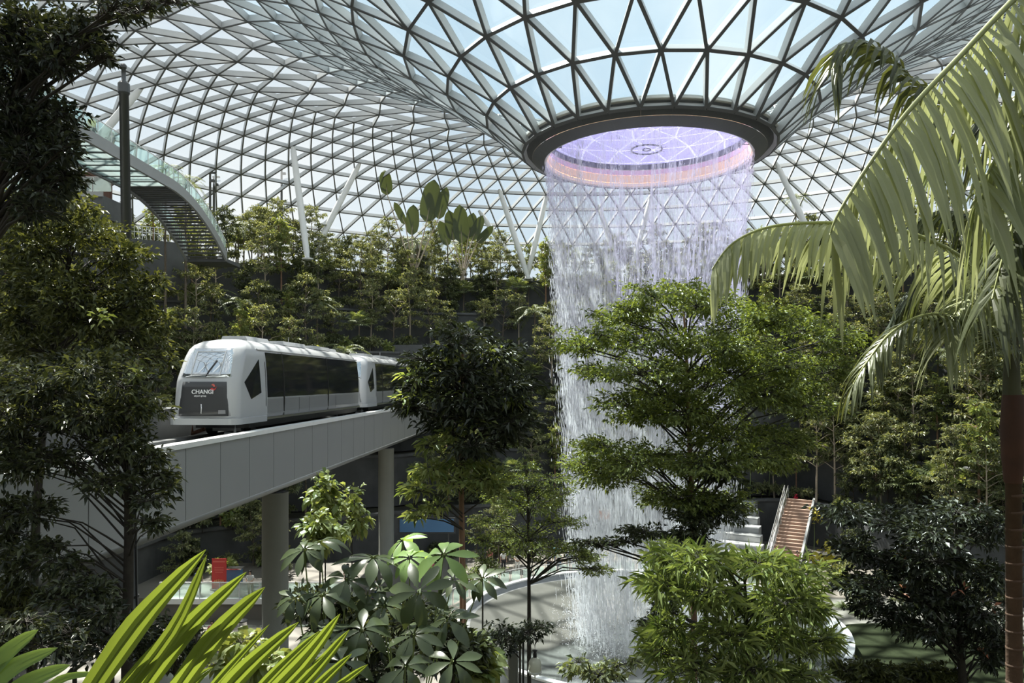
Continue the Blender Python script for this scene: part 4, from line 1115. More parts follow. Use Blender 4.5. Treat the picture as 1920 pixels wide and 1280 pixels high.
def grow(trunk, tr, lumps, rg, leafL, leafW, twigs=26, branch_r=0.035, upr=0.45, droop=0.18, seg=1, spread=0.55):
    """Wood and leaves of one tree. trunk: points; tr: radii; lumps: (centre, radii, leaf count)."""
    wood = G(); tw = G(); fol = G(); trunk = np.asarray(trunk, float)
    K = 10; u = np.linspace(0, 1, K); uu = np.linspace(0, 1, len(trunk))
    tp = np.stack([np.interp(u, uu, trunk[:, k]) for k in range(3)], 1); rr = np.interp(u, np.linspace(0, 1, len(tr)), tr)
    wood.tube(tp, rr, 8)
    fine = np.stack([np.interp(np.linspace(0, 1, 60), uu, trunk[:, k]) for k in range(3)], 1); frr = np.interp(np.linspace(0, 1, 60), np.linspace(0, 1, len(tr)), tr)
    lowest = max(fine[8, 2], min(min(l[0][2] for l in lumps) - 0.35, fine[-1, 2] - 0.05))
    for c, r, nl in lumps:
        c = np.asarray(c, float); r = np.asarray(r, float)
        hd = np.linalg.norm((fine - c)[:, :2], axis=1)
        want = c[2] - 0.55*hd
        i = int(np.argmin(np.abs(fine[:, 2] - np.clip(want, lowest, fine[-1, 2]))))
        s = fine[i]; mid = (s + c)/2 + np.array([0, 0, 0.12*np.linalg.norm(c - s)]) + rg.normal(0, 0.05, 3)
        br = min(branch_r, frr[i]*0.8)
        q = np.array([s, (s + mid)/2 + np.array([0, 0, 0.01]), mid, c])
        tw.tube(q, [br, br*0.9, br*0.7, br*0.35], 5, False)
        d = nrm(rg.normal(0, 1, (twigs, 3))); d[:, 2] = d[:, 2]*0.8 + 0.1
        e = c + d * r * rg.uniform(0.55, 1.0, (twigs, 1))
        st = c + (mid - c)*rg.uniform(0, 0.35, (twigs, 1))
        for a, b in zip(st, e): tw.tube([a, (a+b)/2 + np.array([0, 0, 0.04]), b], [br*0.3, br*0.22, br*0.08], 3, False)
        k = rg.integers(0, twigs, nl); t = rg.uniform(0.3, 1.08, (nl, 1)) ** 0.7
        pos = st[k] + (e[k] - st[k])*t + rg.normal(0, 0.10, (nl, 3))*r
        dv = nrm(e[k] - st[k])*0.9 + rg.normal(0, spread, (nl, 3)) + np.array([0, 0, -0.12])
        Ls = leafL*rg.uniform(0.65, 1.2, nl); add_leaves(fol, pos, dv, Ls, leafW*Ls/leafL*rg.uniform(0.85, 1.15, nl), rg, upr, droop, seg=seg)
    return wood, tw, fol

def fore_tree(name, label, d, trunk_px, tr, lumps_px, nleaf, leafL, leafW, wood_m, leaf_m, seed, depth=1.2, layers=3, twigs=24, branch_r=0.04, upr=0.45, droop=0.18, seg=1, cat='tree', base_z=None, group=None, spread=0.55, extra=None):
    """A tree in the foreground. Its crown is a set of leaf masses spread through a round volume at depth d."""
    rg = np.random.default_rng(seed)
    tk = [P(x, y, d) for x, y in trunk_px]
    bz = ground_z(tk[0][0], tk[0][1]) if base_z is None else base_z
    if tk[0][2] > bz: tk = [np.array([tk[0][0], tk[0][1], bz - 0.1])] + tk
    base = tk[0]
    xs = [l[0] for l in lumps_px]; cx = (min(xs) + max(xs))/2; hw = max(1, (max(xs) - min(xs))/2)
    tot = sum(l[2]*l[3] for l in lumps_px) * layers
    lumps = []
    for (x, y, rx, ry) in lumps_px:
        room = math.sqrt(max(0.15, 1 - ((x - cx)/hw*0.85)**2)) * depth
        for k in range(layers):
            off = ((k + 0.5)/layers*2 - 1) * room + rg.normal(0, 0.12*depth)
            jx, jy = (rg.normal(0, rx*0.25), rg.normal(0, ry*0.25)) if layers > 1 else (0, 0)
            c = P(x + jx, y + jy, d + off); sc = (d + off)/FPX
            lumps.append((c, (rx*sc, max(rx, ry)*sc*0.9, ry*sc), max(8, int(nleaf*rx*ry/tot))))
    wood, tw, fol = grow(tk, tr, lumps, rg, leafL, leafW, twigs, branch_r, upr, droop, seg, spread)
    t = thing(name, label, cat, base, group)
    part('trunk', wood, wood_m, t, True)
    part('branches', tw, 'bark_dark', t, True, kind='stuff')
    part('foliage', fol, leaf_m, t, kind='stuff')
    if extra:
        m2, lp2, n2 = extra
        rg2 = np.random.default_rng(seed + 1); f2 = G(); w2 = G()
        for (x, y, rx, ry) in lp2:
            c = P(x, y, d - depth*0.5); sc = d/FPX; n = n2
            pos = c + rg2.normal(0, 0.5, (n, 3))*np.array([rx*sc, rx*sc, ry*sc]); dv = (pos - c) + rg2.normal(0, 0.1, (n, 3))
            add_leaves(f2, pos, dv, leafL*rg2.uniform(0.8, 1.2, n), leafW*rg2.uniform(0.8, 1.2, n), rg2, 0.3, droop, seg=seg)
        part('bright_leaves' if m2 != 'leaf_dry' else 'dry_leaves', f2, m2, t, kind='stuff')
    return t

# ---- kinds of distant plants, built once about the origin
KIND = {}
def kind_tree(key, H, bare, nl, lumpr, width, leafs, leafL, leafW, seed, wood_m='bark_grey', leaf_m='leaf_far', stems=1):
    rg = np.random.default_rng(seed)
    tk = [(0, 0, -0.3), (rg.normal(0, 0.1), rg.normal(0, 0.1), H*0.5), (rg.normal(0, 0.2), rg.normal(0, 0.2), H*0.92)]
    lumps = []
    for k in range(nl):
        v = (k + rg.random())/nl; h = bare + (H - bare)*v; a = k*2.4 + rg.normal(0, 0.4)
        w_ = width * (1 - 0.55*v**1.5) * rg.uniform(0.45, 1.0)
        if k >= nl - 2: w_ *= 0.3
        lumps.append(((w_*math.cos(a), w_*math.sin(a), h), np.array(lumpr)*rg.uniform(0.8, 1.25), leafs//nl))
    wood, tw, fol = grow(tk, [0.075*H/6, 0.05*H/6, 0.02], lumps, rg, leafL, leafW, 12, 0.03)
    a = wood.mesh('trunk', True); a.materials.append(M[wood_m]); b = fol.mesh('foliage'); b.materials.append(M[leaf_m])
    c = tw.mesh('branches', True); c.materials.append(M[wood_m]); KIND[key] = [('trunk', a, None), ('branches', c, 'stuff'), ('foliage', b, 'stuff')]

def frond_leaflets(g, pts, nside, L, W, rg, out_=0.9, fwd=0.5, grav=0.5, segs=4, lift=0.15, start=0.12, collect=None, taper=0.45):
    """Leaflets on both sides of a rachis; each is a tapering strip bent down by its weight."""
    pts = np.asarray(pts, float); seg = np.concatenate([[0], np.cumsum(np.linalg.norm(np.diff(pts, axis=0), axis=1))]); tot = seg[-1]
    for side in (-1, 1):
        for k in range(nside):
            u = start + (1 - start)*(k + rg.uniform(0.2, 0.8))/nside; s = u*tot
            p = np.array([np.interp(s, seg, pts[:, j]) for j in range(3)]); q = np.array([np.interp(min(tot, s + 0.05), seg, pts[:, j]) for j in range(3)]); q0 = np.array([np.interp(max(0, s - 0.05), seg, pts[:, j]) for j in range(3)])
            T = nrm(q - q0); sd = np.cross(T, (0, 0, 1.0)); sd = nrm(sd)*side; up = np.cross(sd, T)*side
            ll = L*(1 - taper*u**2)*(0.55 + 0.45*min(1, u/0.25))*rg.uniform(0.9, 1.08)
            d0 = nrm(sd*out_ + T*(fwd + 0.5*u) + up*lift + rg.normal(0, 0.06, 3))
            ss = np.linspace(0, 1, segs + 1)
            g_ = grav*rg.uniform(0.75, 1.25)
            line = p + d0*(ss*ll*(1 - 0.35*g_*ss))[:, None] + np.array([0, 0, -1.0])*(ll*g_*ss**2*0.9)[:, None]
            tg = nrm(np.gradient(line, axis=0)); wv = nrm(T - tg*np.sum(tg*T, 1, keepdims=True)); nv = np.cross(tg, wv)
            wp = W*np.array([0.35, 1.0, 0.95, 0.7, 0.06] if segs == 4 else np.interp(ss, [0, 0.2, 0.6, 1], [0.35, 1, 0.85, 0.05]))*rg.uniform(0.85, 1.1)
            V = np.concatenate([line - wv*wp[:, None]/2, line + nv*wp[:, None]*0.12, line + wv*wp[:, None]/2]); m = segs + 1; i = np.arange(segs)
            F = np.concatenate([np.stack([i, i+m, i+m+1, i+1], 1), np.stack([i+m, i+2*m, i+2*m+1, i+m+1], 1)])
            if collect is not None: collect.append(G().add(V, F))
            else: g.add(V, F)

def kind_feather(key, H, nf, fl, seed, leaf_m='leaf_far_palm', L=0.55, W=0.045, ns=18):
    rg = np.random.default_rng(seed); parts = []
    w_ = G().tube([(0, 0, -0.3), (0.08, 0, H*0.5), (0.03, 0.05, H)], [0.10, 0.075, 0.06], 8); me = w_.mesh('trunk', True); me.materials.append(M['bark_grey']); parts.append(('trunk', me, None))
    for k in range(nf):
        a = k*2.39996; el = 1.2 - 1.3*(k/nf); g = G()
        s = np.linspace(0, 1, 8); hor = fl*s*np.cos(el*(1 - 0.4*s)) ; ver = fl*(math.sin(el)*s - 0.75*s**2)
        pts = np.stack([hor*math.cos(a), hor*math.sin(a), H + ver], 1)
        g.tube(pts, np.linspace(0.025, 0.006, 8), 4, False)
        frond_leaflets(g, pts, ns, L, W, rg, 0.9, 0.6, 0.45, 3)
        me = g.mesh('frond'); me.materials.append(M[leaf_m]); parts.append(('frond', me, None))
    KIND[key] = parts

def kind_fan(key, H, nf, rad, seed, leaf_m='leaf_far_palm'):
    rg = np.random.default_rng(seed); parts = []
    w_ = G().tube([(0, 0, -0.3), (0.05, 0, H*0.5), (0, 0.05, H)], [0.11, 0.08, 0.07], 8); me = w_.mesh('trunk', True); me.materials.append(M['bark_grey']); parts.append(('trunk', me, None))
    for k in range(nf):
        a = k*2.39996; el = 1.15 - 1.35*(k/nf); pl = rad*0.9
        d = np.array([math.cos(el)*math.cos(a), math.cos(el)*math.sin(a), math.sin(el)]); h = np.array([-math.sin(a), math.cos(a), 0]); up = np.cross(d, h); up = up if up[2] > 0 else -up
        g = G(); base = np.array([0, 0, H]); e = base + d*pl + np.array([0, 0, -0.1]); g.tube([base, (base+e)/2 + np.array([0, 0, 0.05]), e], [0.02, 0.016, 0.012], 4, False)
        for j in range(17):
            b = (j - 8)/8*2.0; dd = d*math.cos(b) + h*math.sin(b); tip = e + dd*rad*(1 - 0.12*abs(b)/2) + np.array([0, 0, -0.28*rad]); sd = nrm(np.cross(dd, up))*rad*0.062
            m_ = e + dd*rad*0.55 + np.array([0, 0, -0.06*rad])
            g.add([e, m_ - sd, m_ + up*0.02, m_ + sd, tip], [np.array([[0,1,2],[0,2,3],[1,4,2],[2,4,3]])])
        me = g.mesh('fan_leaf'); me.materials.append(M[leaf_m]); parts.append(('fan_leaf', me, None))
    KIND[key] = parts

def kind_bush(key, r, h, n, leafL, leafW, seed, leaf_m, seg=1):
    rg = np.random.default_rng(seed); lumps = []
    for k in range(7):
        a = k*2.4; w_ = r*0.6*rg.uniform(0.3, 1); lumps.append(((w_*math.cos(a), w_*math.sin(a), h*rg.uniform(0.35, 0.8)), (r*0.55, r*0.55, h*0.35), n//7))
    wood, tw, fol = grow([(0, 0, -0.2), (0, 0, h*0.3), (0, 0, h*0.7)], [0.04, 0.03, 0.015], lumps, rg, leafL, leafW, 10, 0.02, seg=seg)
    wood.v += tw.v; wood.f += [f + wood.n for f in tw.f]; wood.n += tw.n
    a = wood.mesh('stems', True); a.materials.append(M['bark_dark']); b = fol.mesh('foliage'); b.materials.append(M[leaf_m])
    KIND[key] = [('stems', a, None), ('foliage', b, 'stuff')]

def kind_fern(key, nb, L, W, seed, leaf_m):
    rg = np.random.default_rng(seed); g = G()
    for k in range(nb):
        a = rg.uniform(0, 2*PI); el = rg.uniform(0.5, 1.35); ll = L*rg.uniform(0.7, 1.1); s = np.linspace(0, 1, 6)
        hor = ll*s*math.cos(el); ver = ll*(s*math.sin(el) - 0.55*s**2)
        pts = np.stack([hor*math.cos(a), hor*math.sin(a), ver], 1)
        sd = np.array([-math.sin(a), math.cos(a), 0])*W; wp = np.array([0.4, 0.9, 1, 0.85, 0.55, 0.05])[:, None]
        V = np.concatenate([pts - sd*wp/2, pts + sd*wp/2]); i = np.arange(5); g.add(V, np.stack([i, i+6, i+7, i+1], 1))
    me = g.mesh('blades'); me.materials.append(M[leaf_m]); KIND[key] = [('blades', me, 'stuff')]

def place(key, name, label, cat, loc, sc, rz, group):
    t = thing(name, label, cat, loc, group, rz); t.scale = (sc, sc, sc)
    for nm, me, kd in KIND[key]:
        o = D.objects.new(nm, me); COL.objects.link(o); o.parent = t
        if kd: o['kind'] = kd
    return t

kind_tree('layered', 6.5, 2.4, 15, (0.95, 0.95, 0.32), 2.0, 2600, 0.26, 0.12, 21, 'bark_grey', 'leaf_far')
kind_tree('layered2', 7.0, 2.8, 14, (0.9, 0.9, 0.35), 1.8, 2400, 0.26, 0.11, 22, 'bark_pale', 'leaf_far')
kind_tree('round', 5.2, 1.8, 13, (0.85, 0.85, 0.7), 1.3, 2600, 0.24, 0.12, 23, 'bark_dark', 'leaf_far_dark')
kind_tree('tall', 9.0, 5.2, 11, (0.85, 0.85, 0.55), 1.3, 2000, 0.25, 0.12, 24, 'bark_pale', 'leaf_far')
kind_tree('slim', 7.5, 3.2, 12, (0.6, 0.6, 0.5), 0.8, 1700, 0.30, 0.10, 25, 'bark_red', 'leaf_pale')
kind_feather('feather', 4.2, 13, 2.3, 31)
kind_fan('fan', 3.2, 14, 1.0, 32)
kind_bush('bush', 1.2, 1.5, 900, 0.22, 0.11, 41, 'leaf_far_dark')
kind_bush('bush_light', 1.1, 1.3, 800, 0.24, 0.10, 42, 'leaf_far')
kind_bush('bush_broad', 1.0, 1.4, 340, 0.42, 0.22, 43, 'leaf_pale', 2)
kind_fern('fern', 60, 1.3, 0.09, 44, 'leaf_far_palm')

LVL = ['lowest', 'second', 'third', 'fourth', 'fifth', 'top']
WORDS = {'layered': ('layered_tree', 'grey trunked layered tree', 'tree'), 'layered2': ('layered_tree', 'pale trunked layered tree', 'tree'), 'round': ('bushy_tree', 'dark bushy tree', 'tree'),
         'tall': ('tall_tree', 'tall bare trunked tree', 'tree'), 'slim': ('slender_tree', 'slender pale leaved tree', 'tree'), 'feather': ('feather_palm', 'feather leaved palm', 'palm'),
         'fan': ('fan_palm', 'fan leaved palm', 'palm'), 'bush': ('shrub', 'dark shrub', 'shrub'), 'bush_light': ('shrub', 'mid green shrub', 'shrub'), 'bush_broad': ('broadleaf_shrub', 'broad leaved shrub', 'shrub'), 'fern': ('fern_clump', 'strap leaved clump', 'fern')}
def sector(th):
    return 'behind the train' if th > 122 else 'left of the waterfall' if th > 92 else 'behind the waterfall' if th > 66 else 'right of the waterfall' if th > 30 else 'by the right edge'
def clear(x, y, z):
    if y < 29: return False
    q = track(y); near = q[0] + 1.2 > x > q[0] - 6.4 and y < 74
    if near and z < 17 : return False
    # keep the stairs and the seating free
    a = np.array([21.8, 59.0]); u = nrm(np.array([4.1, 7.0])); v = np.array([x, y]) - a
    al, ac = v @ u, v @ np.array([-u[1], u[0]])
    if -2 < al < 8.7 and -2.2 < ac < 7.0: return False
    if -30 < x < -23 and 30 < y < 67 and z > 20: return False
    return True
def plant_terraces():
    rd = random.Random(77)
    for k, (r0, z) in enumerate(TER):
        th = -8.0
        while th < 186:
            r = ter_r(k, th); rn = ter_r(k+1, th) if k + 1 < len(TER) else r + 13
            step = rd.uniform(1.3, 2.2); th += math.degrees(step / r)
            for row in range(1 if k < 5 else 3):
                rp_ = r + (rn - r)*rd.uniform(0.35, 0.8) if k < 5 else r + 1.5 + row*3.6 + rd.uniform(-0.8, 0.8)
                x, y, _ = ter_pt(rp_, th + (row*0.8), z)
                px, py = proj((x, y, z + 3))
                if not (-60 < px < 1990) or not clear(x, y, z): continue
                if k == 5 and row > 0 and rd.random() < 0.5: continue
                key = rd.choices(['layered', 'layered2', 'round', 'tall', 'slim', 'feather', 'fan'], [5, 4, 3, 2.0 if k < 4 else 0.7, 2.5, 2.5, 3.0])[0]
                nm, words, cat = WORDS[key]
                sc = rd.uniform(0.7, 1.15) * (0.9 if k == 5 else 1.05 if k > 2 else 1.15)
                sc *= {'tall': 0.85}.get(key, 1)
                if k < 2 and 88 < th < 118: sc *= 0.75
                lab = '%s on the %s terrace %s' % (words, LVL[k], sector(th))
                place(key, nm, lab, cat, (x, y, z - 0.1), sc, rd.uniform(0, 6.28), lab)
        th = -8.0
        while th < 186:
            r = ter_r(k, th); th += math.degrees(rd.uniform(1.1, 2.0) / r)
            rp_ = r + rd.uniform(0.35, 1.3); x, y, _ = ter_pt(rp_, th, z)
            px, py = proj((x, y, z + 0.5))
            if not (-30 < px < 1950) or not clear(x, y, z): continue
            key = rd.choices(['bush', 'bush_light', 'bush_broad', 'fern'], [4, 4, 2, 2.5])[0]; nm, words, cat = WORDS[key]
            lab = '%s on the %s terrace edge %s' % (words, LVL[k], sector(th))
            place(key, nm, lab, cat, (x, y, z - 0.12), rd.uniform(0.75, 1.25), rd.uniform(0, 6.28), lab)
    # denser grove on the right hand terraces
    for k in range(44):
        th, kk = rd.uniform(-6, 40), rd.choice([0, 0, 1, 1, 2, 2, 3]); r = ter_r(kk, th) + rd.uniform(0.8, 3.0); z = TER[kk][1]
        x, y, _ = ter_pt(r, th, z); px, py = proj((x, y, z + 3))
        if not (1380 < px < 1930) or not clear(x, y, z): continue
        key = rd.choice(['layered', 'layered2', 'layered', 'slim', 'tall', 'fan']); nm, words, cat = WORDS[key]
        lab = '%s in the right hand grove, %s level' % (words, LVL[kk])
        place(key, nm, lab, cat, (x, y, z - 0.1), rd.uniform(0.85, 1.3), rd.uniform(0, 6.28), lab)
    # planting round the plaza and on the near slope
    spots = []
    for k in range(26):
        px, d = rd.uniform(560, 1000), rd.uniform(60, 66); spots.append((px, d))
    for k in range(34): spots.append((rd.uniform(1560, 1900), rd.uniform(46, 58)))
    for k in range(26): spots.append((rd.uniform(300, 560), rd.uniform(51, 60)))
    for px, d in spots:
        x = (px - 960)/FPX*d; z = ground_z(x, d)
        if not clear(x, d, z) or math.hypot(x - CX, d - CY) < 14: continue
        key = rd.choices(['bush', 'bush_light', 'round', 'layered', 'fern', 'bush_broad'], [3, 3, 1.5, 2, 1.5, 1.5])[0]; nm, words, cat = WORDS[key]
        where = 'on the plaza left of the pool' if px < 1000 else 'on the plaza at lower right'
        if px < 560: where = 'behind the raised deck'
        z0 = 1.36 if px < 560 and d < 55 and x > -22 else z
        lab = '%s %s' % (words, where)
        place(key, nm, lab, cat, (x, d, z0 - 0.05), rd.uniform(0.7, 1.0)*(0.8 if cat == 'tree' else 1), rd.uniform(0, 6.28), lab)
plant_terraces()
ORD = ['leftmost', 'second from left', 'third from left', 'fourth from left', 'fifth from left', 'sixth from left', 'seventh from left', 'eighth from left', 'ninth from left', 'tenth from left', 'eleventh from left', 'twelfth from left', 'thirteenth from left', 'fourteenth from left', 'fifteenth from left', 'sixteenth from left', 'seventeenth from left', 'eighteenth from left']
def number_plants():
    by = {}
    for o in COL.objects:
        if o.type == 'EMPTY' and o.parent is None and o.get('group') == o.get('label') and o.get('label'): by.setdefault(o['label'], []).append(o)
    for lab, os_ in by.items():
        if len(os_) == 1: continue
        os_.sort(key=lambda o: o.location.x / o.location.y)
        for k, o in enumerate(os_):
            if k < len(ORD): o['label'] = lab + ', ' + ORD[k]
number_plants()

# ---- foreground trees
fore_tree('layered_tree', 'large bright green tree with tiers of small leaves before the waterfall', 22.0,
          [(1302, 1290), (1300, 1000), (1292, 800), (1286, 640), (1280, 560)], [0.12, 0.10, 0.085, 0.05, 0.02],
          [(1265,548,85,32),(1200,578,62,24),(1330,572,75,34),(1150,596,48,18),(1420,592,85,32),(1500,606,75,30),(1572,640,55,28),(1078,648,64,22),(1170,645,85,30),(1290,632,100,38),(1400,650,105,40),(1505,690,85,40),(1590,690,40,26),
           (1230,695,105,34),(1120,692,55,18),(1345,712,100,40),(1445,745,95,42),(1180,770,68,30),(1265,785,100,40),(1385,800,95,42),(1110,836,56,24),(1200,855,95,36),(1310,865,95,42),(1425,855,75,36),(1520,770,60,30),
           (1150,895,75,26),(1250,925,80,32),(1345,938,75,38),(1100,872,44,20),(1480,820,60,30),(1230,740,80,30)], 50000, 0.155, 0.068, 'bark_red', 'leaf_bright', 101, depth=3.0, layers=3, twigs=26, branch_r=0.032, upr=0.4)
fore_tree('dark_branch_tree', 'dark sprays of leaves hanging below the large bright tree', 20.0,
          [(1325, 1290), (1322, 1050), (1318, 960)], [0.09, 0.07, 0.03],
          [(1330,950,55,35),(1275,985,55,24),(1215,1000,50,16),(1150,1015,40,10),(1095,1018,30,8),(1250,1060,30,22),(1240,1140,30,25),(1210,1165,20,14),(1300,1010,50,25),(1340,890,45,28)], 5200, 0.16, 0.07, 'bark_dark', 'leaf_deep', 102, depth=1.0, layers=2)
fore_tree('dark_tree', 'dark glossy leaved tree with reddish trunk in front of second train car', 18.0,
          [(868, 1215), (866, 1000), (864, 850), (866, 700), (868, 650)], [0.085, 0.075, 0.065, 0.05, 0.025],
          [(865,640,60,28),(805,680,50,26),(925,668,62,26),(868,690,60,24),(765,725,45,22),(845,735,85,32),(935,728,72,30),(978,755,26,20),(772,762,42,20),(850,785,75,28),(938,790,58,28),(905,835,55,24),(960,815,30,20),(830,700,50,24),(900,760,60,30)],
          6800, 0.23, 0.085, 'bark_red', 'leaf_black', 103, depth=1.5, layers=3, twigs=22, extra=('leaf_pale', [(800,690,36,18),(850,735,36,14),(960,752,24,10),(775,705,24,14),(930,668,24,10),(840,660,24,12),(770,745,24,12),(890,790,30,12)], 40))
fore_tree('rosette_tree', 'pale green leaf rosettes on the lower branches around the reddish trunk', 17.6,
          [(872, 1220), (870, 1050), (868, 905)], [0.05, 0.04, 0.02],
          [(800,882,40,18),(865,872,50,18),(905,893,45,20),(778,912,28,18),(815,945,26,16),(868,905,50,18),(800,835,26,14),(850,815,30,14),(920,918,30,16),(775,960,20,14)], 1500, 0.24, 0.085, 'bark_red', 'leaf_pale', 104, depth=0.8, layers=2)
fore_tree('small_layered_tree', 'small fresh green layered tree on thin dark trunk left of the waterfall', 26.0,
          [(992, 1240), (992, 1100), (990, 960), (988, 880)], [0.09, 0.075, 0.05, 0.02],
          [(962,892,55,14),(1022,902,58,12),(987,872,28,10),(940,932,55,14),(1042,925,55,14),(1000,952,85,18),(930,975,45,14),(1060,975,45,16),(980,1003,75,18),(1050,1020,40,10),(1000,1032,65,10),(1095,1040,28,12),(1080,1030,40,12),(1118,1062,34,16),(1105,1048,34,14),(910,1010,28,14)],
          9000, 0.13, 0.05, 'bark_dark', 'leaf_bright', 105, depth=2.0, layers=3, twigs=22, branch_r=0.03)
fore_tree('bamboo_leaf_tree', 'bright lime green tree with long narrow leaves at bottom right of centre', 14.0,
          [(1402, 1290), (1400, 1180), (1396, 1080)], [0.075, 0.06, 0.025],
          [(1240,1042,45,26),(1330,1050,65,26),(1428,1060,65,28),(1500,1080,52,28),(1240,1100,45,30),(1330,1115,75,32),(1440,1128,75,32),(1528,1132,42,32),(1262,1180,45,32),(1372,1190,75,32),(1482,1200,65,32),(1290,1248,55,32),(1400,1258,75,32),(1505,1265,50,28),(1560,1205,24,24),(1220,1220,30,24)],
          6400, 0.34, 0.054, 'bark_dark', 'leaf_lime', 106, depth=1.5, layers=3, twigs=22, branch_r=0.02, droop=0.2, spread=0.9, upr=0.7)
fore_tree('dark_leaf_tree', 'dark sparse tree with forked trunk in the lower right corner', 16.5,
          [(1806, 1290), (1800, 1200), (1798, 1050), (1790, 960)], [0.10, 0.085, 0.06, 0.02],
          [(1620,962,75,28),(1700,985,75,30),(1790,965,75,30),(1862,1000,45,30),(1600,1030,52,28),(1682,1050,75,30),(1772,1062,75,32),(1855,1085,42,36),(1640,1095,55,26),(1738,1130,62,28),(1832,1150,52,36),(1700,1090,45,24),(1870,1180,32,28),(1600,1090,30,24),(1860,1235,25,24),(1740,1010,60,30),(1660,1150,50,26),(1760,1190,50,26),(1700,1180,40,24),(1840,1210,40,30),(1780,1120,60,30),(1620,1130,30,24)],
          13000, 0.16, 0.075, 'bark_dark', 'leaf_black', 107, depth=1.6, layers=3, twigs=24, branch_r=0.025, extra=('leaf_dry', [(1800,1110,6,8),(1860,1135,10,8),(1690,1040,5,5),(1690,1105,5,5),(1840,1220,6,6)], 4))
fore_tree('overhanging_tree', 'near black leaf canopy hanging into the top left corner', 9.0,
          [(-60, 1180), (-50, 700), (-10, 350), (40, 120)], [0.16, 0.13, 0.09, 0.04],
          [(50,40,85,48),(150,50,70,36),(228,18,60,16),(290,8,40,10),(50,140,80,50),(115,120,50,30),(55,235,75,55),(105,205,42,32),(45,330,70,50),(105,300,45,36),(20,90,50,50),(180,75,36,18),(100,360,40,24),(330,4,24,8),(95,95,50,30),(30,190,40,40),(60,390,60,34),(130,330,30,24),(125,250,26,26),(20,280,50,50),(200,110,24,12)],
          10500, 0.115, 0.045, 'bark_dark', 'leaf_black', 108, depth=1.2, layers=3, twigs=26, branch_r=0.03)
fore_tree('olive_tree', 'dense olive green tree between the tall pole and the left edge', 15.0,
          [(60, 1180), (70, 900), (100, 640), (130, 480)], [0.11, 0.09, 0.07, 0.03],
          [(55,430,85,42),(160,440,82,42),(80,520,105,52),(200,530,88,48),(262,562,48,36),(55,600,85,52),(170,610,88,44),(258,636,52,34),(225,480,58,34),(290,535,26,24),(30,480,60,40),(120,570,70,40),(60,660,80,40),(20,400,50,40),(110,400,70,30),(300,600,34,26),(290,660,36,30),(180,670,80,40)],
          25000, 0.14, 0.062, 'bark_dark', 'leaf_olive', 109, depth=2.2, layers=3, twigs=26, branch_r=0.025)
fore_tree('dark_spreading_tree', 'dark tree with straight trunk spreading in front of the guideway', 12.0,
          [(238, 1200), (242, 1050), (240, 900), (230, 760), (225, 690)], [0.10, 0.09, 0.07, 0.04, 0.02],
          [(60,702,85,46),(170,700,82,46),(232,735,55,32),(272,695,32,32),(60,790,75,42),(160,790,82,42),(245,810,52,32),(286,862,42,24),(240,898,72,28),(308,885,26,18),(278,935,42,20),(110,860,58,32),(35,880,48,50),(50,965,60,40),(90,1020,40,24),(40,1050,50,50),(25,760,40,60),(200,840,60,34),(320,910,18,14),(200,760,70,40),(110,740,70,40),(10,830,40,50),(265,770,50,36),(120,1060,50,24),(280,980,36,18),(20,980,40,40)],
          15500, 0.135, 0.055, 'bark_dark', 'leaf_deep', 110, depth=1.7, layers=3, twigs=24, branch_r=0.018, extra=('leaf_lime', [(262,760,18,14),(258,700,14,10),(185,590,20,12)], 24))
fore_tree('dark_shrub', 'dark small leaved shrub around the foot of the thin trunk', 19.0, [(975, 1240), (975, 1190)], [0.04, 0.02],
          [(945,1180,36,18),(985,1190,36,20),(1015,1175,26,14),(960,1205,40,16)], 900, 0.15, 0.06, 'bark_dark', 'leaf_black', 111, depth=0.5, layers=2, cat='shrub')
fore_tree('green_shrub', 'leafy green shrub at the bottom edge before the pool', 12.0, [(1110, 1300), (1110, 1270)], [0.03, 0.02],
          [(1075,1245,24,16),(1120,1265,40,18),(1165,1255,30,16),(1190,1240,16,10)], 520, 0.13, 0.06, 'bark_dark', 'leaf_far', 112, depth=0.4, layers=2, cat='shrub')
fore_tree('yellow_green_shrub', 'yellow green fine leaved shrub beside the reddish trunk', 27.0, [(905, 1120), (905, 1060)], [0.04, 0.02],
          [(900,1045,28,28),(925,1070,26,22),(890,1075,22,20),(915,1195,18,16)], 1500, 0.12, 0.05, 'bark_dark', 'leaf_lime', 113, depth=0.7, layers=2, cat='shrub')
for k, (x, y, rx, ry, m_, lab) in enumerate(((60,1190,110,50,'leaf_black','low dark shrub in the bottom left corner'), (210,1170,110,60,'leaf_black','low dark shrub under the straight trunk'), (330,1210,80,50,'leaf_deep','low dark shrub behind the lime fronds'),
                                             (140,1110,80,40,'leaf_deep','dark shrub below the guideway at the left'), (20,1120,60,40,'leaf_olive','olive shrub at the left edge under the guideway'))):
    fore_tree('dark_shrub', lab, 9.0 + 0.6*k, [(x, y + 60), (x, y)], [0.04, 0.02], [(x - rx*0.5, y, rx*0.5, ry*0.6), (x + rx*0.5, y, rx*0.5, ry*0.6), (x, y - ry*0.4, rx*0.5, ry*0.6), (x, y + ry*0.6, rx*0.8, ry*0.6)], 1500, 0.12, 0.05, 'bark_dark', m_, 120 + k, depth=0.8, layers=2, cat='shrub')
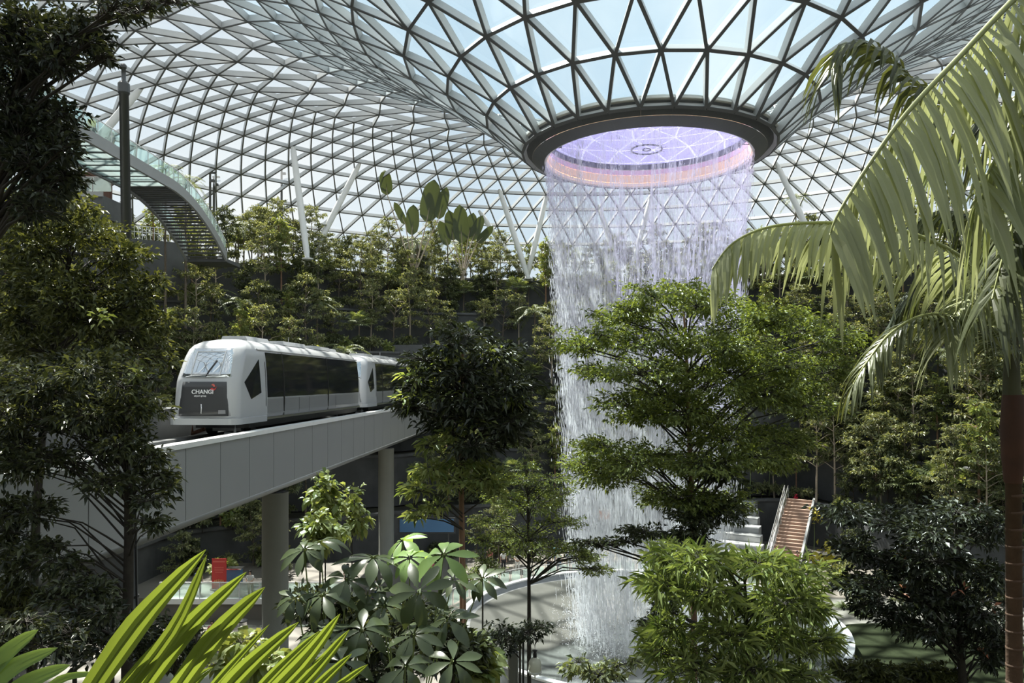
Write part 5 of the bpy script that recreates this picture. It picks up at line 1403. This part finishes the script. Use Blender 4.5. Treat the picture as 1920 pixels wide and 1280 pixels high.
for k, (x, y, rx, ry, d, m_, lab) in enumerate(((620,1150,90,60,11.5,'leaf_deep','dark shrub behind the left umbrella plant'), (760,1170,100,60,11.8,'leaf_deep','dark shrub behind the right umbrella plant'), (690,1230,110,50,10.5,'leaf_black','low dark shrub between the umbrella plants'), (850,1215,70,50,11.2,'leaf_deep','dark shrub right of the umbrella plants'),
                                                (1620,1262,80,22,17,'leaf_olive','low clipped hedge right of the lime tree'), (1740,1264,70,20,17.3,'leaf_olive','low clipped hedge under the dark tree'))):
    fore_tree('hedge' if y > 1250 else 'dark_shrub', lab, d, [(x, y + 60), (x, y)], [0.04, 0.02], [(x - rx*0.5, y, rx*0.5, ry*0.6), (x + rx*0.5, y, rx*0.5, ry*0.6), (x, y - ry*0.4, rx*0.5, ry*0.6), (x, y + ry*0.6, rx*0.8, ry*0.6)], 2200, 0.16, 0.065, 'bark_dark', m_, 160 + k, depth=0.8, layers=2, cat='shrub')
for k, (x, y, rx, ry, d, lab) in enumerate(((610,930,40,50,24,'pale broad leaved climber beside the guideway column, upper'), (600,990,45,30,21,'pale broad leaved climber beside the guideway column, lower'), (660,960,40,50,27,'broad leaved shrub between the two guideway columns'),
                                            (460,1235,70,40,13,'pale broad leaved shrub below the litter bin'), (880,1235,60,40,12,'broad leaved shrub at the bottom edge left of the grey post'))):
    fore_tree('broadleaf_shrub', lab, d, [(x, y + ry + 20), (x, y)], [0.03, 0.015], [(x - rx*0.4, y, rx*0.5, ry*0.5), (x + rx*0.4, y + ry*0.2, rx*0.5, ry*0.5), (x, y - ry*0.5, rx*0.5, ry*0.5), (x, y + ry*0.6, rx*0.6, ry*0.5)], 320, 0.30, 0.18, 'bark_dark', 'leaf_pale', 140 + k, depth=0.5, layers=2, cat='shrub', seg=2, droop=0.4)

# ---- umbrella plant with large leaves, each leaflet a blade of its own
def leaflet_mesh(name, L, W, droop, seed):
    s = np.linspace(0, 1, 7); wp = W*np.array([0.10, 0.42, 0.78, 1.0, 0.95, 0.62, 0.04]); z = -droop*L*s**2; x = L*s*(1 - 0.25*droop*s)
    V = np.concatenate([np.stack([x, -wp/2, z + 0.10*wp], 1), np.stack([x, 0*s, z], 1), np.stack([x, wp/2, z + 0.10*wp], 1)]); m = 7; i = np.arange(6)
    g = G().add(V, np.concatenate([np.stack([i, i+m, i+m+1, i+1], 1), np.stack([i+m, i+2*m, i+2*m+1, i+m+1], 1)]))
    me = g.mesh(name, True); return me
def umbrella_plant(label, base, heads, seed, group=None):
    rg = np.random.default_rng(seed); t = thing('umbrella_plant', label, 'plant', base)
    hub = np.asarray(base, float)
    part('stem', G().tube([hub + np.array([0, 0, -0.1]), hub + np.array([0.05, 0, 0.6]), hub + np.array([0.0, 0.05, 1.3])], [0.05, 0.04, 0.03], 8), 'bark_dark', t, True)
    kinds = [leaflet_mesh('leaflet', 1.0, w_, dr, 0) for w_, dr in ((0.36, 0.35), (0.40, 0.6), (0.32, 0.15))]
    light = [m_.copy() for m_ in kinds]
    for a in kinds: a.materials.append(M['leaf_umbrella'])
    for a in light: a.materials.append(M['leaf_pale2'])
    for (px, py, rpx, d, pitch, bright) in heads:
        c = P(px, py, d); L = rpx*d/FPX
        s = hub + np.array([rg.normal(0, 0.05), 0, min(1.25, max(0.1, (c[2] - hub[2])*0.6))])
        pet = part('leaf', G().tube([s, (s + c)/2 + np.array([0, 0, 0.12]), c + np.array([0, 0, 0.01])], [0.012, 0.010, 0.008], 6), 'petiole', t, True)
        n = int(rg.integers(7, 10)); ax = nrm(np.array([rg.normal(0, 0.2), -math.sin(pitch), math.cos(pitch)])); e1 = nrm(np.cross(ax, (0.9, 0.1, 0.2))); e2 = np.cross(ax, e1)
        for k in range(n):
            a = k*2*PI/n + rg.normal(0, 0.1); dv = nrm(e1*math.cos(a) + e2*math.sin(a) - ax*0.12); sd = nrm(np.cross(ax, dv)); nn = np.cross(dv, sd)
            ls = L*rg.uniform(0.8, 1.15)
            o = D.objects.new('leaflet', (light if bright else kinds)[int(rg.integers(0, 3))]); COL.objects.link(o); o.parent = pet
            mtx = Matrix(((dv[0], sd[0], nn[0], c[0] - base[0] + dv[0]*0.04), (dv[1], sd[1], nn[1], c[1] - base[1] + dv[1]*0.04), (dv[2], sd[2], nn[2], c[2] - base[2] + dv[2]*0.04), (0, 0, 0, 1)))
            o.matrix_basis = mtx @ Matrix.Diagonal((ls, ls, ls, 1))
leaf_mat('leaf_pale2', (0.16, 0.30, 0.09), (0.30, 0.42, 0.16), 0.4, 0.3, 0.5)
def zb(px, d): x = (px - 960)/FPX*d; return (x, d, ground_z(x, d))
umbrella_plant('umbrella plant with large light green leaves in the bottom centre', zb(760, 9.5),
    [(755,1012,52,9.8,0.3,1),(768,1045,52,9.3,0.5,1),(832,1040,68,9.0,0.6,1),(700,1045,70,9.2,0.1,0),(785,1108,76,8.6,0.9,0),(850,1085,46,9.2,0.4,0),(905,1085,44,9.4,0.6,0),(720,1135,56,8.8,0.5,0),(840,1160,60,8.6,0.5,0),(775,1190,62,8.3,0.4,0),(760,1250,66,7.9,0.6,0),(850,1240,66,8.0,0.5,0)], 201)
umbrella_plant('darker umbrella plant beside it, in front of the guideway column', zb(620, 9.0),
    [(600,1015,56,9.2,0.2,0),(570,1030,48,9.0,0.6,0),(650,1085,58,8.9,0.5,0),(605,1115,60,8.7,0.4,0),(555,1120,44,8.8,0.5,0),(680,1180,62,8.3,0.6,0),(600,1190,56,8.4,0.4,0),(640,1240,70,7.9,0.5,0),(560,1235,56,8.0,0.4,0),(690,1110,46,9.0,0.5,0)], 202)

# ---- lime fronds in the bottom left corner
def strip_leaf(pts, W, fold=0.22, wvec=None):
    pts = smooth_curve(np.asarray(pts, float), 5); n = len(pts); s = np.linspace(0, 1, n)
    wp = W*np.interp(s, [0, 0.12, 0.45, 0.8, 0.95, 1], [0.55, 0.8, 1.0, 0.55, 0.16, 0.02])
    tg = nrm(np.gradient(pts, axis=0)); wv = nrm(np.cross(tg, (0.25, -1.0, 0.35))) if wvec is None else wvec; nv = np.cross(tg, wv)
    cols = [pts + wv*(wp*o)[:, None] + nv*(wp*h)[:, None] for o, h in ((-0.5, 0.0), (-0.25, fold*0.55), (0, 0.0), (0.25, fold*0.55), (0.5, 0.0))]
    i = np.arange(n - 1)
    return G().add(np.concatenate(cols), np.concatenate([np.stack([i + c*n, i + (c+1)*n, i + (c+1)*n + 1, i + c*n + 1], 1) for c in range(4)]))
def lime_fronds():
    d = 4.2; rach = [(-180, 1385), (60, 1372), (300, 1362), (520, 1365), (700, 1380)]
    t = thing('lime_palm_frond', 'bright lime green palm frond pushing up across the bottom left', 'palm frond', P(-180, 1420, d))
    part('rachis', G().tube([P(x, y, d) for x, y in rach], [0.02, 0.018, 0.015, 0.012, 0.006], 8), 'petiole', t, True)
    B = [((120,1370),(255,1180),(386,1030),58,0.15), ((175,1370),(320,1195),(388,1040),30,-0.1), ((215,1368),(340,1200),(462,1072),46,0.0), ((280,1366),(400,1205),(497,1100),46,-0.15), ((150,1372),(300,1210),(420,1100),14,0.1), ((330,1366),(430,1260),(505,1170),20,0.2),
         ((360,1366),(460,1262),(560,1166),42,0.0), ((420,1366),(520,1265),(600,1182),26,0.15), ((440,1366),(560,1258),(638,1150),36,-0.1), ((480,1368),(585,1270),(655,1180),30,0.1), ((520,1368),(600,1290),(660,1225),26,0.1), ((560,1370),(630,1300),(690,1245),22,0.0), ((300,1366),(360,1290),(400,1250),26,0.25)]
    for (x0, y0), (x1, y1), (x2, y2), w_, dd in B:
        part('leaflet', strip_leaf([P(x0, y0, d), P(x1, y1 - 8, d - 0.2 + dd), P(x2, y2, d - 0.35 + 2*dd)], w_*0.85*d/FPX, 0.5), 'leaf_frond', t)
    d = 4.6
    t = thing('small_palm_frond', 'tips of a second palm frond at the bottom left edge', 'palm frond', P(-150, 1400, d))
    part('rachis', G().tube([P(-160, 1400, d), P(-60, 1345, d), P(60, 1335, d)], [0.016, 0.012, 0.006], 8), 'petiole', t, True)
    for (x0, y0), (x1, y1), (x2, y2), w_ in (((-110,1365),(0,1235),(72,1180),36), ((-90,1360),(10,1260),(108,1214),36), ((-40,1350),(50,1280),(132,1246),34), ((40,1345),(110,1275),(190,1262),16)):
        part('leaflet', strip_leaf([P(x0, y0, d), P(x1, y1, d - 0.2), P(x2, y2, d - 0.3)], w_*d/FPX), 'leaf_pale2', t, True)
lime_fronds()

# ---- the palm at the right
def curve_px(p): return smooth_curve(np.array([P(x, y, d) for x, y, d in p]), 6)
def add_frond(t, pts, n, L, W, m_, rg, single, grav, out_=0.7, fwd=0.35, lift=0.1, r0=0.03):
    f = part('frond', G().tube(pts, np.linspace(r0, 0.006, len(pts)), 6), 'rachis', t, True)
    if single:
        c = []; frond_leaflets(None, pts, n, L, W, rg, out_, fwd, grav, 4, lift, 0.02, c)
        for g in c: part('leaflet', g, m_, f)
    else:
        g = G(); frond_leaflets(g, pts, n, L, W, rg, out_, fwd, grav, 4, lift, 0.02); part('leaflets', g, m_, f, kind='stuff')
def right_palm():
    rg = np.random.default_rng(301); d = 8.0
    x, y = (1902 - 960)/FPX*d, d; bz = ground_z(x, y)
    t = thing('feather_palm', 'tall palm with ringed brown trunk and drooping fronds at the right edge', 'palm', (x, y, bz))
    zt = P(0, 900, d)[2]; pts = [(x, y, bz - 0.2), (x, y, (bz + zt)/2), (x - 0.01, y, zt)]
    part('trunk', G().tube(pts, [0.088, 0.08, 0.078], 18), 'palm_trunk', t, True)
    for k in range(26):
        z = bz + 0.1 + (zt - bz - 0.1)*k/26; part('ring', G().lathe([(0.078, 0), (0.086, 0.012), (0.086, 0.03), (0.078, 0.042)], 16, c=(x, y, z)), 'palm_trunk', t, True)
    zs = [(905, 0.075), (860, 0.098), (800, 0.112), (740, 0.09), (660, 0.07), (580, 0.06), (520, 0.04)]
    part('crownshaft', G().lathe([(r, P(0, yy, d)[2]) for yy, r in zs[3:]], 18, c=(x - 0.03, y, 0)), 'palm_shaft', t, True)
    part('sheath', G().lathe([(r + 0.012, P(0, yy, d)[2]) for yy, r in zs[:4]], 18, c=(x - 0.015, y, 0)), 'palm_sheath', t, True)
    add_frond(t, curve_px([(1892,600,7.95),(1810,490,7.4),(1690,432,7.0),(1570,418,6.8),(1450,424,6.7),(1375,455,6.6),(1335,505,6.6)]), 70, 0.66, 0.055, 'leaf_palm', rg, True, 0.8, 0.5, 0.3, -0.45)
    add_frond(t, curve_px([(1895,660,7.95),(1820,605,7.5),(1740,590,7.2),(1670,625,7.1),(1625,680,7.0),(1600,720,7.0)]), 55, 0.62, 0.038, 'leaf_palm_dark', rg, True, 0.75, 0.6, 0.3)
    for p_, m_ in (([(1890,560,8.0),(1860,450,8.3),(1800,400,8.5),(1730,410,8.7),(1670,470,8.8)], 'leaf_palm_dark'), ([(1893,570,8.0),(1875,400,8.2),(1830,310,8.4),(1770,300,8.6),(1700,350,8.8)], 'leaf_palm'), ([(1895,560,8.0),(1930,380,8.2),(1990,300,8.3),(2060,300,8.3)], 'leaf_palm_dark'),
                   ([(1895,600,8.0),(1960,520,8.0),(2040,520,7.9),(2110,600,7.8)], 'leaf_palm_dark'), ([(1893,590,8.0),(1850,520,8.3),(1790,500,8.6),(1720,540,8.9),(1660,620,9.1)], 'leaf_palm_dark'), ([(1893,640,8.0),(1870,560,7.7),(1840,540,7.5),(1800,570,7.3),(1770,640,7.2)], 'leaf_palm')):
        add_frond(t, curve_px(p_), 56, 0.78, 0.042, m_, rg, False, 0.8, 0.6, 0.3)
    # second palm, its trunk just outside the frame
    d = 6.6; x = (2140 - 960)/FPX*d; bz = ground_z(x, d); zt = P(0, -120, d)[2]
    t = thing('feather_palm', 'palm outside the frame whose huge pale frond sweeps in from upper right', 'palm', (x, d, bz))
    part('trunk', G().tube([(x, d, bz - 0.2), (x, d, (bz+zt)/2), (x, d, zt)], [0.12, 0.10, 0.09], 16), 'palm_trunk', t, True)
    q = proj((x, d, zt))
    add_frond(t, curve_px([(2140,-130,6.6),(2040,-120,6.3),(1920,-20,6.0),(1800,105,5.8),(1700,212,5.6),(1625,315,5.5),(1572,400,5.45),(1556,440,5.45)]), 58, 1.15, 0.082, 'leaf_palm', rg, True, 0.75, 0.45, 0.05, -0.55, 0.035)
    add_frond(t, curve_px([(2140,-120,6.6),(2080,-60,6.2),(2010,60,5.9),(1940,170,5.8),(1870,290,5.75),(1820,390,5.7)]), 46, 1.05, 0.075, 'leaf_palm', rg, False, 0.75, 0.45, 0.05, -0.5, 0.03)
    add_frond(t, curve_px([(2140,-100,6.7),(2000,120,7.4),(1840,215,7.8),(1730,165,8.0),(1650,95,8.1),(1590,85,8.1),(1560,130,8.0)]), 64, 1.05, 0.06, 'leaf_palm_dark', rg, False, 0.8, 0.55, 0.4, 0.1, 0.035)
    add_frond(t, curve_px([(2140,-110,6.6),(2060,60,6.4),(1970,250,6.2),(1900,420,6.1),(1860,560,6.0)]), 50, 1.0, 0.05, 'leaf_palm_dark', rg, False, 0.9, 0.6, 0.3, 0.1, 0.035)
right_palm()

# ---- traveller palms with paddle leaves, small palms by the footbridge
def paddle_palm(label, base_px, d, blades, bz=None):
    b = P(base_px[0], base_px[1], d); z0 = ground_z(b[0], b[1]) if bz is None else bz
    b = np.array([b[0], b[1], z0])
    t = thing('traveller_palm', label, 'palm', b)
    part('stem', G().tube([b, b + np.array([0, 0, 0.8])], [0.25, 0.2], 10), 'bark_pale', t, True)
    for k, (x0, y0, x1, y1, w_) in enumerate(blades):
        a = P(x0, y0, d + 0.3*(k % 3 - 1)); c = P(x1, y1, d + 0.5*(k % 3 - 1)); W = w_*d/FPX
        s = b + np.array([0, 0, 0.5])
        lf = part('petiole', G().tube([s, (s + a)/2 + np.array([0, 0, 0.1]), a, (a + c)/2], [0.11, 0.08, 0.05, 0.03], 6), 'bark_pale', t, True)
        n = 10; u = np.linspace(0, 1, n); wp = W*np.interp(u, [0, 0.1, 0.35, 0.75, 0.93, 1], [0.25, 0.8, 1, 0.9, 0.5, 0.05])
        ln = a + (c - a)*u[:, None] + np.array([0, -0.3, 0])*(u**2)[:, None]; sd = nrm(np.cross(c - a, (0, 1, 0)))
        V = np.concatenate([ln - sd*wp[:, None]/2 + np.array([0, -0.1, 0])*wp[:, None], ln, ln + sd*wp[:, None]/2 + np.array([0, -0.1, 0])*wp[:, None]]); i = np.arange(n-1)
        part('blade', G().add(V, np.concatenate([np.stack([i, i+n, i+n+1, i+1], 1), np.stack([i+n, i+2*n, i+2*n+1, i+n+1], 1)])), 'leaf_paddle', lf, True)
paddle_palm('traveller palm with tall paddle leaves in front of the grey block', (776, 505), 83, [(726,365,722,320,24),(800,415,815,338,36),(772,440,776,385,26),(822,410,838,352,22),(760,420,740,380,14),(806,390,800,350,16)], 26.5)
paddle_palm('traveller palm with darker paddle leaves right of the grey block', (868, 505), 84, [(866,455,862,385,30),(850,450,842,395,24),(885,450,905,405,20),(895,455,925,425,16),(840,460,825,415,20),(878,445,888,400,22)], 26.5)
def small_palm(label, px, py, d, sc, key, rz):
    q = P(px, py, d); z = ground_z(q[0], q[1])
    t = thing('feather_palm' if key == 'feather' else 'tall_tree', label, 'palm' if key == 'feather' else 'tree', (q[0], q[1], z)); hh = q[2] - z
    for nm, me, kd in KIND[key]:
        o = D.objects.new(nm, me); COL.objects.link(o); o.parent = t; o.scale = (sc, sc, sc); o.rotation_euler.z = rz; o.location.z = hh - 4.2*sc
        if kd: o['kind'] = kd
    part('lower_trunk', G().tube([(q[0], q[1], z - 0.2), (q[0], q[1], z + hh - 4.2*sc)], [0.13, 0.08], 8), 'bark_grey', t, True)
small_palm('young palm with upright fronds beyond the footbridge', 310, 318, 62, 0.75, 'feather', 0.4)
small_palm('palm with drooping fronds where the footbridge descends', 348, 338, 64, 0.8, 'feather', 2.0)
small_palm('palm standing right of the waterfall under the leaning column', 1492, 372, 84, 0.85, 'feather', 1.0)

# ---- flowers and dry accents beside the stairs
def flower(label, px, py, d, m_, r):
    q = P(px, py, d); t = thing('flowering_plant', label, 'plant', (q[0], q[1], ground_z(q[0], q[1])))
    rg = np.random.default_rng(int(px)); g = G(); n = 60
    pos = q + rg.normal(0, 0.35, (n, 3))*r; add_leaves(g, pos, rg.normal(0, 1, (n, 3)) + np.array([0, 0, 0.5]), np.full(n, 0.3*r + 0.12), np.full(n, 0.12*r + 0.06), rg, 0.6)
    part('blooms', g, m_, t, kind='stuff'); z0 = ground_z(q[0], q[1])
    part('stalks', G().tube([(q[0], q[1], z0 - 0.1), (q[0] + 0.05, q[1], (z0 + q[2])/2), q], [0.04, 0.03, 0.02], 6), 'petiole', t, True)
flower('plant with bright red bracts at the top of the stairs', 1492, 938, 67.5, 'flower_red', 0.7)
flower('round yellow flowering plant right of the stairs', 1526, 966, 64, 'flower_yellow', 0.8)
flower('yellow flowering plant above the seating tiers', 1406, 857, 70, 'flower_yellow', 1.0)
flower('smaller yellow flowering plant above the seating tiers', 1442, 855, 71, 'flower_yellow', 0.8)
flower('yellow flowers at the top of the lime tree', 1540, 1052, 20, 'flower_yellow', 0.5)
